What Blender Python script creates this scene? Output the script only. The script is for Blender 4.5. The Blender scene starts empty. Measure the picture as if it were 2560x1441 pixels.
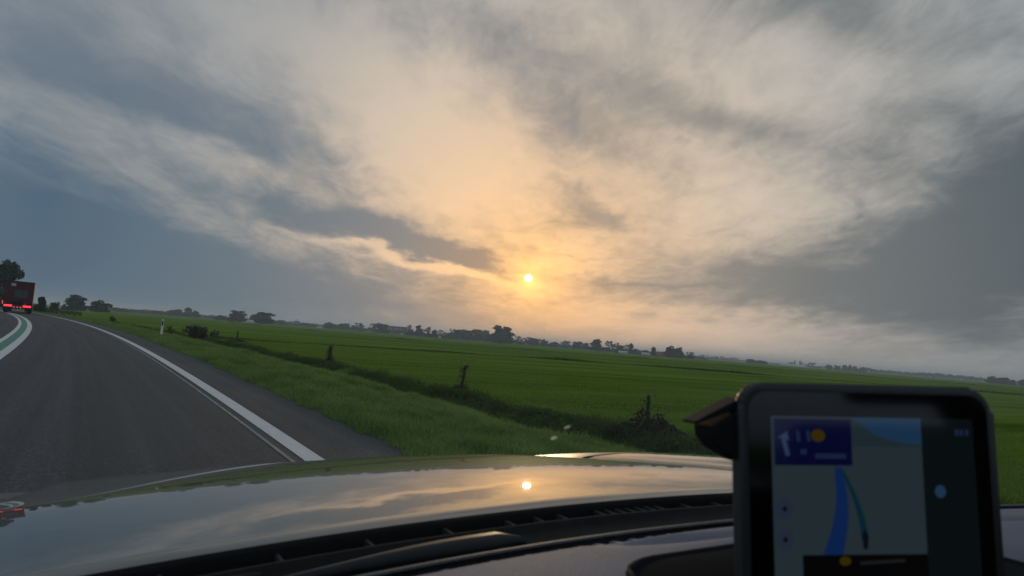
import bpy, bmesh, math, random
import numpy as np
from mathutils import Matrix, Vector

S = bpy.context.scene
COL = S.collection
rad = math.radians

# ------------------------------------------------------------------ camera
CAM_H = 1.25
ROLL, PITCH = rad(4.7), math.atan(135 / 1700)
cam = bpy.data.cameras.new('camera')
cam.sensor_width = 36
cam.lens = 36 * 1700 / 2560
cam.clip_start = 0.02
cam.clip_end = 30000
cam.dof.use_dof = True
cam.dof.focus_distance = 60
cam.dof.aperture_fstop = 12
cam_ob = bpy.data.objects.new('camera', cam)
COL.objects.link(cam_ob)
_f = Vector((0, math.cos(PITCH), math.sin(PITCH)))
_u0 = Vector((0, -math.sin(PITCH), math.cos(PITCH)))
_r0 = Vector((1, 0, 0))
_r = _r0 * math.cos(ROLL) + _u0 * math.sin(ROLL)
_u = _u0 * math.cos(ROLL) - _r0 * math.sin(ROLL)
cam_ob.matrix_world = Matrix(((_r.x, _u.x, -_f.x, 0), (_r.y, _u.y, -_f.y, 0),
                              (_r.z, _u.z, -_f.z, CAM_H), (0, 0, 0, 1)))
S.camera = cam_ob

# ------------------------------------------------------------------ exposure / render
S.render.engine = 'CYCLES'
S.view_settings.view_transform = 'Standard'
S.view_settings.look = 'None'
S.view_settings.gamma = 1
S.view_settings.use_curve_mapping = False
S.view_settings.exposure = 0.22
S.cycles.use_denoising = True
try:
    S.cycles.denoiser = 'OPENIMAGEDENOISE'
except Exception:
    pass
S.cycles.max_bounces = 8
S.cycles.diffuse_bounces = 3
S.cycles.glossy_bounces = 4
S.cycles.transparent_max_bounces = 16
S.cycles.volume_bounces = 1
S.cycles.sample_clamp_indirect = 6

# ------------------------------------------------------------------ node helper
class NT:
    def __init__(self, tree):
        self.t = tree
    def new(self, typ, **kw):
        n = self.t.nodes.new(typ)
        for k, v in kw.items():
            setattr(n, k, v)
        return n
    def put(self, sock, v):
        if isinstance(v, bpy.types.NodeSocket):
            self.t.links.new(v, sock)
        elif v is not None:
            if sock.type == 'RGBA' and len(v) == 3:
                v = (*v, 1)
            sock.default_value = v
    def m(self, op, a, b=None, c=None, clamp=False):
        n = self.new('ShaderNodeMath', operation=op, use_clamp=clamp)
        for i, v in enumerate((a, b, c)):
            if v is not None:
                self.put(n.inputs[i], v)
        return n.outputs[0]
    def v(self, op, a, b=None, scale=None):
        n = self.new('ShaderNodeVectorMath', operation=op)
        self.put(n.inputs[0], a)
        if b is not None:
            self.put(n.inputs[1], b)
        if scale is not None:
            self.put(n.inputs[3], scale)
        return n.outputs[1] if op in ('DOT_PRODUCT', 'LENGTH') else n.outputs[0]
    def xyz(self, v):
        n = self.new('ShaderNodeSeparateXYZ'); self.put(n.inputs[0], v)
        return n.outputs
    def comb(self, x, y, z):
        n = self.new('ShaderNodeCombineXYZ')
        for i, q in enumerate((x, y, z)):
            self.put(n.inputs[i], q)
        return n.outputs[0]
    def noise(self, vec, scale, detail=3, rough=.5, dist=0.0, col=False):
        n = self.new('ShaderNodeTexNoise')
        self.put(n.inputs['Vector'], vec)
        n.inputs['Scale'].default_value = scale
        n.inputs['Detail'].default_value = detail
        n.inputs['Roughness'].default_value = rough
        n.inputs['Distortion'].default_value = dist
        return n.outputs['Color'] if col else n.outputs[0]
    def mix(self, fac, a, b, blend='MIX'):
        n = self.new('ShaderNodeMix', data_type='RGBA', blend_type=blend)
        n.clamp_factor = True
        self.put(n.inputs[0], fac); self.put(n.inputs[6], a); self.put(n.inputs[7], b)
        return n.outputs[2]
    def ramp(self, fac, stops, interp='LINEAR'):
        n = self.new('ShaderNodeValToRGB')
        n.color_ramp.interpolation = interp
        e = n.color_ramp.elements
        while len(e) < len(stops):
            e.new(.5)
        for i, (p, c) in enumerate(stops):
            e[i].position = p; e[i].color = (*c, 1) if len(c) == 3 else c
        self.put(n.inputs[0], fac)
        return n.outputs[0]
    def rng(self, v, a, b, c=0., d=1.):
        n = self.new('ShaderNodeMapRange')
        n.interpolation_type = 'SMOOTHSTEP'
        self.put(n.inputs[0], v)
        for i, q in enumerate((a, b, c, d)):
            n.inputs[i + 1].default_value = q
        return n.outputs[0]

# ------------------------------------------------------------------ world: evening sky with streaming cloud
SUN_AZ, SUN_EL = 1.32, 5.48          # degrees, azimuth east of +Y
def dirv(az, el):
    a, e = rad(az), rad(el)
    return Vector((math.sin(a) * math.cos(e), math.cos(a) * math.cos(e), math.sin(e)))
SUN_D = dirv(SUN_AZ, SUN_EL)

W = bpy.data.worlds.new('World')
S.world = W
W.use_nodes = True
W.cycles.sampling_method = 'MANUAL'
W.cycles.sample_map_resolution = 512
W.node_tree.nodes.clear()
w = NT(W.node_tree)
D = w.new('ShaderNodeTexCoord').outputs['Generated']
D = w.v('NORMALIZE', D)
dx, dy, dz = w.xyz(D)
zc = w.m('MAXIMUM', dz, 0.0)
k = w.m('DIVIDE', 1.0, w.m('ADD', zc, 0.17))
px, py = w.m('MULTIPLY', dx, k), w.m('MULTIPLY', dy, k)
P1 = w.comb(w.m('MULTIPLY', px, 1.25), w.m('MULTIPLY', py, 0.50), 3.7)     # cloud sheet, streaming along the view
n_big = w.noise(P1, 0.9, 6, .56, .35)
P2 = w.comb(w.m('MULTIPLY', px, 1.9), w.m('MULTIPLY', py, 1.15), 11.2)
n_fine = w.noise(P2, 3.4, 7, .60, .7)
P3 = w.comb(w.m('MULTIPLY', px, 3.2), w.m('MULTIPLY', py, 1.6), 1.9)
n_rip = w.noise(P3, 6.5, 5, .60, .6)
warp = w.v('SUBTRACT', w.noise(P2, 1.6, 5, .6, 0, True), (.5, .5, .5))
DW = w.v('ADD', D, w.v('MULTIPLY', warp, (.16, .05, .075)))
# cloud banks (dark, -) and thin bright gaps (+): azimuth, elevation, half length, half width, tilt, weight
BANKS = [
    (-28.1, 16.5, 12.3, 2.4, -12, -0.46), (-34.7, 16.1, 5.8, 2.31, -24, -0.12), (-33.8, 4.3, 12.3, 4.20, -1, -0.75),
    (-37.8, 8.8, 5.3, 1.60, -2, -0.20), (-13.0, 8.3, 11.0, 2.0, -12, -0.62), (-3.2, 6.6, 4.4, 0.54, -9, -0.30),
    (-13.2, 2.9, 13.5, 1.80, -4, -0.35), (36.1, 10.8, 7.4, 4.73, 34, -0.85), (24.4, 6.7, 11.6, 2.02, 5, -0.55),
    (11.3, 5.7, 6.1, 0.30, 2, -0.25), (6.6, 11.1, 4.0, 0.79, -15, -0.45), (4.4, 12.9, 3.0, 0.53, -21, -0.20),
    (12.0, 20.2, 15.0, 2.2, -24, -0.27), (-1.0, 22.0, 10.1, 2.2, -26, -0.25), (25.0, 25.9, 8.6, 2.2, -21, -0.28),
    (36.0, 3.4, 8.7, 1.67, 0, -0.28), (32.0, 18.2, 6.1, 1.34, -17, -0.15), (0.1, 7.9, 2.4, 0.74, -30, -0.22),
    (5.2, 7.3, 2.7, 0.34, -1, -0.25),
    (-21.5, 11.5, 9.9, 1.25, -9, 0.25), (-8.3, 6.1, 8.6, 0.6, -7, 0.9), (1.6, 6.0, 6.0, 2.6, 5, 0.24),
    (-10.6, 16.7, 10.4, 4.52, -26, 0.38), (21.3, 11.6, 10.3, 1.87, 7, 0.30), (7.6, 2.5, 15.8, 1.50, 1, 0.22),
    (-23.4, 22.6, 8.0, 1.75, -12, 0.20), (35.0, 21.7, 2.4, 1.27, -15, 0.15), (14.9, 15.0, 9.3, 2.52, -9, 0.20),
    (-27.0, 1.2, 17.0, 3.0, 0, -0.40), (9.0, 16.5, 7.0, 1.6, -20, -0.22), (20.0, 18.0, 8.0, 1.2, -14, -0.18),
    (0.0, 14.0, 9.0, 4.0, -25, 0.16), (24.0, 23.0, 9.0, 3.0, -15, 0.15), (-16.0, 24.0, 8.0, 2.5, -20, 0.12),
    (-6.0, 7.4, 6.5, 0.75, -10, -0.34), (-24.0, 14.0, 9.0, 1.0, -14, -0.16), (8.5, 8.8, 5.0, 0.5, -8, -0.16), (30.0, 5.2, 9.0, 1.0, 4, -0.15),
    (18.0, 2.2, 10.0, 1.3, 2, 0.20), (-18.0, 10.6, 8.0, 2.0, -14, -0.14),
]
acc = None
for az, el, a, b, tau, wt in BANKS:
    c = dirv(az, el)
    ea = Vector((math.cos(rad(az)), -math.sin(rad(az)), 0))
    ee = ea.cross(c)
    if ee.z < 0:
        ee = -ee
    t = rad(tau)
    u1 = (ea * math.cos(t) + ee * math.sin(t)) / rad(a)
    u2 = (ee * math.cos(t) - ea * math.sin(t)) / rad(b)
    off1, off2 = u1.dot(c), u2.dot(c)
    q1 = w.v('DOT_PRODUCT', DW, tuple(u1)); q2 = w.v('DOT_PRODUCT', DW, tuple(u2))
    q = w.m('MULTIPLY_ADD', q2, q2, w.m('MULTIPLY', q1, q1))
    g = w.m('POWER', 0.3679, q)
    acc = w.m('MULTIPLY_ADD', g, wt, acc if acc is not None else 0.0)
B = w.m('ADD', acc, 0.53)
hz = w.m('MULTIPLY', w.rng(dz, 0.0, 0.09, 0.25, 1.0), w.rng(acc, -.75, -.05, .40, 1.0))   # smooth in the murk and inside the thick banks
B = w.m('MULTIPLY_ADD', w.m('MULTIPLY', w.m('SUBTRACT', n_big, .5), hz), 1.20, B)
B = w.m('MULTIPLY_ADD', w.m('MULTIPLY', w.m('SUBTRACT', n_fine, .5), hz), 0.76, B)
B = w.m('MULTIPLY_ADD', w.m('MULTIPLY', w.m('SUBTRACT', n_rip, .5), hz), 0.32, B)
B = w.rng(B, -0.05, 1.05)
ang = w.m('ARCCOSINE', w.m('MINIMUM', w.v('DOT_PRODUCT', D, tuple(SUN_D)), .9999999))
angn = w.m('DIVIDE', ang, rad(90))
bright = w.ramp(angn, [(0, (.95, .56, .25)), (.07, (.77, .525, .34)), (.19, (.64, .525, .43)), (.30, (.52, .48, .44)),
                       (.45, (.40, .42, .44)), (.70, (.40, .45, .51)), (1, (.40, .46, .54))])
bright_l = w.ramp(angn, [(0, (.95, .56, .25)), (.07, (.77, .525, .34)), (.19, (.60, .50, .415)), (.30, (.39, .38, .375)), (.42, (.27, .295, .32)), (.70, (.38, .43, .49)), (1, (.40, .46, .54))])
bright = w.mix(w.rng(dx, -.30, .0), bright_l, bright)
dark_l = w.ramp(angn, [(0, (.36, .25, .16)), (.12, (.215, .215, .220)), (.26, (.115, .160, .200)), (.40, (.062, .115, .175)), (.62, (.13, .17, .22)), (1, (.18, .22, .28))])
dark_r = w.ramp(angn, [(0, (.36, .25, .16)), (.12, (.28, .25, .22)), (.26, (.155, .168, .175)), (.42, (.082, .105, .122)), (.64, (.13, .16, .19)), (1, (.17, .21, .27))])
dark_l = w.mix(w.rng(dz, .12, .34, 0., .75), dark_l, (.155, .185, .225))        # the higher sheet is thinner
dark = w.mix(w.rng(dx, -.25, .3), dark_l, dark_r)
cloud = w.mix(B, dark, bright)
sky = w.new('ShaderNodeTexSky', sky_type='NISHITA')
sky.sun_disc = False
sky.sun_elevation = rad(SUN_EL)
sky.sun_rotation = rad(SUN_AZ)
sky.air_density = 1.5; sky.dust_density = 3.0
clear = w.v('MULTIPLY', sky.outputs[0], (.06, .06, .06))
cover = w.mix(w.m('MULTIPLY_ADD', B, .10, .03), cloud, clear)
glow = w.v('SCALE', (1.1, .46, .06), scale=w.m('POWER', 2.718, w.m('MULTIPLY', ang, -1 / rad(.85))))
glow2 = w.v('SCALE', (.12, .042, .0), scale=w.m('POWER', 2.718, w.m('MULTIPLY', ang, -1 / rad(3.5))))
disc = w.v('SCALE', (7.0, 5.6, 3.4), scale=w.rng(ang, rad(.38), rad(.12)))
tot = w.v('ADD', w.v('ADD', cover, glow), w.v('ADD', glow2, disc))
bg = w.new('ShaderNodeBackground')
w.put(bg.inputs[0], tot)
bg.inputs[1].default_value = 1.0
wo = w.new('ShaderNodeOutputWorld')
W.node_tree.links.new(bg.outputs[0], wo.inputs[0])

# ------------------------------------------------------------------ sun
sl = bpy.data.lights.new('sun', 'SUN')
sl.energy = 0.5
sl.angle = rad(0.6)
sl.color = (1.0, .70, .40)
so = bpy.data.objects.new('sun', sl)
COL.objects.link(so)
so.rotation_euler = SUN_D.to_track_quat('Z', 'Y').to_euler()

# ------------------------------------------------------------------ materials
MATS = {}
def mat(name, col=None, rough=.8, metal=0., spec=.3, build=None, emit=None, estr=0., coat=0.):
    if name in MATS:
        return MATS[name]
    m = bpy.data.materials.new(name)
    m.use_nodes = True
    n = NT(m.node_tree)
    p = m.node_tree.nodes['Principled BSDF']
    if col is not None:
        p.inputs['Base Color'].default_value = (*col, 1)
    p.inputs['Roughness'].default_value = rough
    p.inputs['Metallic'].default_value = metal
    p.inputs['Specular IOR Level'].default_value = spec
    p.inputs['Coat Weight'].default_value = coat
    if emit is not None:
        p.inputs['Emission Color'].default_value = (*emit, 1)
        p.inputs['Emission Strength'].default_value = estr
    if build:
        build(n, p)
    MATS[name] = m
    return m

def bump(n, p, h, dist, strength=1.0):
    b = n.new('ShaderNodeBump')
    b.inputs['Distance'].default_value = dist
    b.inputs['Strength'].default_value = strength
    n.put(b.inputs['Height'], h)
    n.put(p.inputs['Normal'], b.outputs[0])

def pos(n):
    return n.new('ShaderNodeNewGeometry').outputs['Position']

HD_A = rad(30.8)                                  # the road and the car head this far west of +Y
HD = Vector((-math.sin(HD_A), math.cos(HD_A), 0))
RT = Vector((math.cos(HD_A), math.sin(HD_A), 0))

def b_asphalt(n, p):
    P = pos(n)
    fine = n.noise(P, 22, 5, .85)
    speck = n.noise(P, 160, 2, .6)
    big = n.noise(P, .35, 4, .6)
    uv = n.new('ShaderNodeUVMap').outputs[0]
    o, s, _ = n.xyz(uv)
    # long dull streaks where the wheels run
    st = n.noise(n.comb(n.m('MULTIPLY', o, 2.2), n.m('MULTIPLY', s, .02), 0), 1.5, 4, .6)
    vo = n.new('ShaderNodeTexVoronoi'); n.put(vo.inputs['Vector'], P); vo.inputs['Scale'].default_value = 60
    cell = n.xyz(vo.outputs['Color'])[0]
    c = n.ramp(n.m('MULTIPLY_ADD', fine, .46, n.m('MULTIPLY_ADD', speck, .22, n.m('MULTIPLY_ADD', cell, .13, n.m('MULTIPLY', st, .30)))),
               [(.40, (.008, .011, .013)), (.57, (.028, .034, .038)), (.72, (.11, .12, .125))])
    c = n.mix(n.rng(big, .35, .7), c, n.mix(.35, c, (.05, .052, .055)))
    n.put(p.inputs['Base Color'], c)
    n.put(p.inputs['Roughness'], n.m('MULTIPLY_ADD', fine, .25, .6))
    bump(n, p, fine, .006)

def b_paint(base, worn):
    def f(n, p):
        P = pos(n)
        chip = n.m('ADD', n.noise(P, 60, 4, .7), n.m('MULTIPLY', n.noise(P, 3, 3, .6), .5))
        c = n.mix(n.rng(chip, worn, worn + .16), base, tuple(x * .38 + .02 for x in base))
        c = n.mix(n.m('MULTIPLY', n.noise(P, 9, 4, .6), .35), c, (.22, .22, .20))
        n.put(p.inputs['Base Color'], c)
        bump(n, p, n.noise(P, 90, 2, .6), .004)
    return f

def b_verge(n, p):
    P = pos(n)
    a = n.noise(P, .7, 5, .65)
    b = n.noise(P, 14, 4, .7)
    c = n.ramp(n.m('MULTIPLY_ADD', b, .6, n.m('MULTIPLY', a, .5)),
               [(.3, (.030, .062, .014)), (.52, (.070, .150, .028)), (.75, (.12, .20, .045))])
    n.put(p.inputs['Base Color'], c)
    bump(n, p, b, .06)

def b_field(n, p):
    P = pos(n)
    f = n.v('DOT_PRODUCT', P, tuple(HD)); r = n.v('DOT_PRODUCT', P, tuple(RT))
    rows = n.noise(n.comb(n.m('MULTIPLY', f, .55), n.m('MULTIPLY', r, .035), 0), 1.0, 5, .6, .3)
    wide = n.noise(n.comb(n.m('MULTIPLY', f, .05), n.m('MULTIPLY', r, .006), 5), 1.0, 3, .55)
    tuf = n.noise(P, 6, 5, .7)
    patch = n.noise(P, .08, 4, .6)
    v = n.m('MULTIPLY_ADD', rows, .95, n.m('MULTIPLY_ADD', wide, .40, n.m('MULTIPLY', tuf, .15))) 
    v = n.m('SUBTRACT', v, .185)
    c = n.ramp(v, [(.40, (.040, .085, .008)), (.55, (.088, .158, .015)), (.70, (.145, .220, .030))])
    c = n.mix(n.rng(patch, .55, .75, 0, .35), c, (.070, .100, .016))
    n.put(p.inputs['Base Color'], c)
    bump(n, p, n.m('ADD', tuf, rows), .12)

def b_blade(lo, mid, hi, scale=1.2):
    def f(n, p):
        P = pos(n)
        a = n.noise(P, scale, 4, .6)
        i = n.noise(P, 30, 2, .5)
        c = n.ramp(n.m('MULTIPLY_ADD', i, .55, n.m('MULTIPLY', a, .5)), [(.34, lo), (.52, mid), (.72, hi)])
        n.put(p.inputs['Base Color'], c)
        tl = n.new('ShaderNodeBsdfTranslucent'); n.put(tl.inputs[0], n.mix(.5, c, (.10, .17, .02)))
        mx = n.new('ShaderNodeMixShader'); mx.inputs[0].default_value = .48
        n.t.links.new(p.outputs[0], mx.inputs[1]); n.t.links.new(tl.outputs[0], mx.inputs[2])
        n.t.links.new(mx.outputs[0], [q for q in n.t.nodes if q.type == 'OUTPUT_MATERIAL'][0].inputs[0])
    return f

def b_leaf(lo, hi):
    def f(n, p):
        P = pos(n)
        info = n.new('ShaderNodeObjectInfo').outputs['Random']
        a = n.noise(P, .35, 3, .6)
        v = n.m('MULTIPLY_ADD', info, .35, n.m('MULTIPLY', a, .8))
        n.put(p.inputs['Base Color'], n.ramp(v, [(.25, lo), (.85, hi)]))
    return f

M_ASPH = mat('asphalt', rough=.75, spec=.25, build=b_asphalt)
M_WHITE = mat('road_white', rough=.7, build=b_paint((.62, .63, .62), .80))
M_WHITE_OLD = mat('road_white_worn', rough=.75, build=b_paint((.40, .40, .38), .60))
M_GREEN = mat('road_green', rough=.7, build=b_paint((.028, .20, .125), .88))
M_VERGE = mat('verge_soil_grass', rough=1., spec=.0, build=b_verge)
M_FIELD = mat('field_grass', rough=1., spec=.0, build=b_field)
M_BLADE = mat('grass_blades', rough=.7, spec=.25, build=b_blade((.055, .105, .022), (.160, .275, .065), (.30, .40, .16), .55))
M_BLADE_F = mat('field_blades', rough=.75, spec=.2, build=b_blade((.09, .165, .016), (.140, .245, .028), (.19, .30, .046), .4))
M_WEED = mat('weeds', rough=.8, spec=.2, build=b_blade((.020, .042, .012), (.050, .096, .024), (.090, .115, .040), .8))
M_DRYSTEM = mat('dry_stems', rough=.9, build=b_blade((.05, .035, .02), (.11, .085, .045), (.24, .20, .11), 2))
M_BARK = mat('bark', (.045, .036, .028), .95)
M_LEAF = [mat('leaves_dark', rough=.8, spec=.2, build=b_leaf((.018, .032, .016), (.046, .066, .030))),
          mat('leaves_autumn', rough=.8, spec=.2, build=b_leaf((.034, .032, .018), (.075, .066, .034)))]

# ------------------------------------------------------------------ mesh helpers
def mesh_np(name, V, Fc, smooth=False, uv=None):
    V = np.asarray(V, dtype=np.float32); Fc = np.asarray(Fc, dtype=np.int32)
    me = bpy.data.meshes.new(name)
    n, kk = Fc.shape
    me.vertices.add(len(V)); me.vertices.foreach_set('co', V.ravel())
    me.loops.add(n * kk); me.loops.foreach_set('vertex_index', Fc.ravel())
    me.polygons.add(n)
    me.polygons.foreach_set('loop_start', np.arange(0, n * kk, kk, dtype=np.int32))
    if smooth:
        me.polygons.foreach_set('use_smooth', np.ones(n, dtype=bool))
    if uv is not None:
        l = me.uv_layers.new(name='UVMap')
        l.data.foreach_set('uv', np.asarray(uv, dtype=np.float32)[Fc.ravel()].ravel())
    me.update(calc_edges=True)
    return me

def link(name, me, m=None, parent=None):
    o = bpy.data.objects.new(name, me)
    COL.objects.link(o)
    if me is not None and m is not None and not me.materials:
        me.materials.append(m)
    if parent is not None:
        o.parent = parent
    return o

def tag(o, label=None, cat=None, group=None, kind=None):
    if label: o['label'] = label
    if cat: o['category'] = cat
    if group: o['group'] = group
    if kind: o['kind'] = kind
    return o

def empty(name, loc=(0, 0, 0), rz=0., label=None, cat=None, group=None):
    o = bpy.data.objects.new(name, None)
    o.empty_display_size = .2
    COL.objects.link(o)
    o.location = loc
    o.rotation_euler = (0, 0, rz)
    return tag(o, label, cat, group)

def bm_mesh(name, bm, smooth=False):
    me = bpy.data.meshes.new(name)
    bmesh.ops.recalc_face_normals(bm, faces=bm.faces)
    bm.to_mesh(me); bm.free()
    if smooth:
        for p in me.polygons:
            p.use_smooth = True
    return me

def bm_box(bm, lo, hi, bev=0.):
    r = bmesh.ops.create_cube(bm, size=1)
    vs = r['verts']
    for v in vs:
        v.co = Vector([lo[i] + (v.co[i] + .5) * (hi[i] - lo[i]) for i in range(3)])
    if bev:
        es = list({e for v in vs for e in v.link_edges})
        bmesh.ops.bevel(bm, geom=es, offset=bev, segments=2, affect='EDGES', profile=.6)

def box(name, lo, hi, m, parent, bev=0.):
    bm = bmesh.new(); bm_box(bm, lo, hi, bev)
    return link(name, bm_mesh(name, bm), m, parent)

def prism(name, poly, axis, a, b, m, parent, bev=0., smooth=False):
    """extrude a 2D polygon along axis (0,1,2) from a to b"""
    bm = bmesh.new()
    def pt(p, t):
        q = [0, 0, 0]; ids = [i for i in range(3) if i != axis]
        q[ids[0]], q[ids[1]], q[axis] = p[0], p[1], t
        return q
    lo = [bm.verts.new(pt(p, a)) for p in poly]; hi = [bm.verts.new(pt(p, b)) for p in poly]
    bm.faces.new(lo); bm.faces.new(hi[::-1])
    for i in range(len(poly)):
        j = (i + 1) % len(poly)
        bm.faces.new((lo[i], hi[i], hi[j], lo[j]))
    if bev:
        bmesh.ops.bevel(bm, geom=list(bm.edges), offset=bev, segments=3, affect='EDGES', profile=.6)
    return link(name, bm_mesh(name, bm, smooth), m, parent)

def tube_np(pts, radii, seg=6):
    pts = [Vector(p) for p in pts]
    V, Fc = [], []
    for i, p in enumerate(pts):
        t = (pts[min(i + 1, len(pts) - 1)] - pts[max(i - 1, 0)]).normalized()
        a = t.orthogonal().normalized(); b = t.cross(a)
        for q in range(seg):
            th = 2 * math.pi * q / seg
            V.append(p + (a * math.cos(th) + b * math.sin(th)) * radii[i])
    for i in range(len(pts) - 1):
        for q in range(seg):
            Fc.append((i * seg + q, i * seg + (q + 1) % seg, (i + 1) * seg + (q + 1) % seg, (i + 1) * seg + q))
    return [tuple(v) for v in V], Fc

def tubes(name, list_of, m, parent=None, seg=6, smooth=True):
    V, Fc = [], []
    for pts, rr in list_of:
        v, f = tube_np(pts, rr, seg)
        o = len(V); V += v; Fc += [tuple(i + o for i in q) for q in f]
    return link(name, mesh_np(name, V, Fc, smooth), m, parent)

def grid_mesh(name, X, Y, Z, smooth=True, uv=None):
    r, c = X.shape
    V = np.stack([X.ravel(), Y.ravel(), Z.ravel()], 1)
    i = np.arange(r * c).reshape(r, c)
    Fc = np.stack([i[:-1, :-1].ravel(), i[:-1, 1:].ravel(), i[1:, 1:].ravel(), i[1:, :-1].ravel()], 1)
    return mesh_np(name, V, Fc, smooth, uv)

# cheap value noise for terrain
def vnoise(x, y, seed=0):
    def h(i, j):
        q = np.sin(i * 127.1 + j * 311.7 + seed * 74.7) * 43758.5453
        return q - np.floor(q)
    xi, yi = np.floor(x), np.floor(y); fx, fy = x - xi, y - yi
    fx = fx * fx * (3 - 2 * fx); fy = fy * fy * (3 - 2 * fy)
    a = h(xi, yi) * (1 - fx) + h(xi + 1, yi) * fx
    b = h(xi, yi + 1) * (1 - fx) + h(xi + 1, yi + 1) * fx
    return a * (1 - fy) + b * fy

# ------------------------------------------------------------------ the ground, road and fields
RC = 600.0                                     # the road bends left on this radius
FIELD_Z = -.55
def road_xy(s, o):
    s = np.asarray(s, float); o = np.asarray(o, float)
    f = (RC + o) * np.sin(s / RC); r = (RC + o) * np.cos(s / RC) - RC
    return f * HD.x + r * RT.x, f * HD.y + r * RT.y

PROF = np.array([(2.95, .0), (3.4, .03), (4.4, .0), (5.6, -.10), (7.0, -.33), (7.9, -.62), (8.6, -.92), (9.2, -1.02), (9.7, -.9),
                 (10.2, -.62), (10.8, -.55), (11.6, -.54)])
def prof_z(o):
    return np.interp(o, PROF[:, 0], PROF[:, 1])
def verge_z(s, o):
    e = np.clip((o - 2.95) / .6, 0, 1)
    return prof_z(o) + e * (.13 * (vnoise(s * .9, o * 1.3, 1) - .5) + .12 * (vnoise(s * 2.3, o * 2.6, 2) - .5) + .10 * (vnoise(s * .25, o * .5, 3) - .5)) - .01

def sweep(name, s, o, zf, m, uv=True):
    Sg, O = np.meshgrid(s, o, indexing='ij')
    X, Y = road_xy(Sg, O)
    Z = zf(Sg, O)
    return link(name, grid_mesh(name, X, Y, Z, True, np.stack([O.ravel(), Sg.ravel()], 1) if uv else None), m)

# base ground to the horizon
a = np.linspace(0, 2 * math.pi, 97)[:-1]
V = [(0, 0, -1.3)] + [(9000 * math.cos(t), 9000 * math.sin(t), -1.3) for t in a]
tag(link('ground', mesh_np('ground', V, [(0, 1 + i, 1 + (i + 1) % 96) for i in range(96)]), M_FIELD), kind='structure')

s_long = np.concatenate([np.arange(-40, 60, 1.0), np.arange(60, 330, 3.0)])
tag(sweep('road', s_long, np.linspace(-6.4, 3.02, 12), lambda s, o: 0 * s, M_ASPH), kind='structure')
def strip(name, o0, o1, m, z=.004, s=s_long):
    tag(sweep(name, s, np.array([o0, o1]), lambda s_, o_: 0 * s_ + z, m), kind='structure')
strip('road_edge_line', 1.79, 1.985, M_WHITE)
strip('road_old_edge_line', 1.655, 1.695, M_WHITE_OLD)
strip('road_centre_line', -1.66, -1.45, M_WHITE)
strip('road_centre_line', -2.08, -1.93, M_WHITE)
strip('road_centre_band', -1.928, -1.662, M_GREEN)
strip('road_edge_line', -5.75, -5.55, M_WHITE)

s_v = np.concatenate([np.arange(-30, 0, 1.0), np.arange(0, 50, .3), np.arange(50, 120, .8), np.arange(120, 330, 4)])
tag(sweep('verge', s_v, np.concatenate([np.arange(2.95, 11.6, .24), [11.7]]), verge_z, M_VERGE), kind='structure')
tag(sweep('verge_opposite', s_long, np.linspace(-13, -6.35, 10), lambda s, o: -.01 - .5 * np.clip((-6.6 - o) / 5, 0, 1) + .08 * (vnoise(s * .7, o, 5) - .5) * np.clip((-6.4 - o) / 1, 0, 1), M_VERGE), kind='structure')

# right-hand field: starts at the ditch and runs to the skyline
sb = np.concatenate([np.arange(-60, 330, 6.0)])
bx, by = road_xy(sb, 0 * sb + 11.45)
pts = [(x, y, FIELD_Z) for x, y in zip(bx, by)]
far = [(-3200, 1500), (-2600, 4200), (0, 5200), (3000, 4500), (5000, 2500), (5200, -500), (300, -900)]
fm = bpy.data.meshes.new('field'); fv = pts + [(x, y, FIELD_Z) for x, y in far]
fm.from_pydata(fv, [], [tuple(range(len(fv)))][:1]); fm.update()
tag(link('field', fm, M_FIELD), kind='structure')
bx, by = road_xy(sb, 0 * sb - 12.9)
pts = [(x, y, FIELD_Z + .03) for x, y in zip(bx, by)]
far = [(-3200, 1490), (-5200, 200), (-4000, -2500), (0, -1500)]
fm = bpy.data.meshes.new('field_opposite'); fv = pts + [(x, y, FIELD_Z + .03) for x, y in far]
fm.from_pydata(fv, [], [tuple(range(len(fv)))]); fm.update()
tag(link('field_opposite', fm, M_FIELD), kind='structure')

def quad_cloud(C, size, rng, flat=0.):
    n = len(C)
    a = rng.normal(size=(n, 3)); a /= np.linalg.norm(a, axis=1)[:, None]
    b = rng.normal(size=(n, 3)); b -= (b * a).sum(1)[:, None] * a; b /= np.linalg.norm(b, axis=1)[:, None]
    sz = (size * (.6 + .8 * rng.random(n)))[:, None] if np.isscalar(size) else (size * (.6 + .8 * rng.random(n)))[:, None]
    k1, k2 = .35 + .5 * rng.random((n, 1)), .35 + .5 * rng.random((n, 1))
    V = np.stack([C + a * sz, C + b * sz * k1, C - a * sz * .9, C - b * sz * k2], 1).reshape(-1, 3)
    return V, np.arange(4 * n).reshape(n, 4)

# ------------------------------------------------------------------ grass
RG = np.random.default_rng(7)
def blades(name, base, hgt, wid, lean, m, label, cat='grass'):
    n = len(base)
    th = RG.uniform(0, 2 * math.pi, n)
    ax = np.stack([np.cos(th), np.sin(th), 0 * th], 1) * (wid[:, None] / 2)
    ld = RG.uniform(0, 2 * math.pi, n)
    tip = base + np.stack([np.cos(ld) * lean * hgt, np.sin(ld) * lean * hgt, hgt], 1)
    mid = base + np.stack([np.cos(ld) * lean * hgt * .3, np.sin(ld) * lean * hgt * .3, hgt * .55], 1)
    V = np.concatenate([base - ax, base + ax, mid - ax * .8, mid + ax * .8, tip], 0)
    i = np.arange(n)
    F3 = np.concatenate([np.stack([i, i + n, i + 3 * n], 1), np.stack([i, i + 3 * n, i + 2 * n], 1), np.stack([i + 2 * n, i + 3 * n, i + 4 * n], 1)], 0)
    return tag(link(name, mesh_np(name, V, F3), m), label, cat, kind='stuff')

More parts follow.
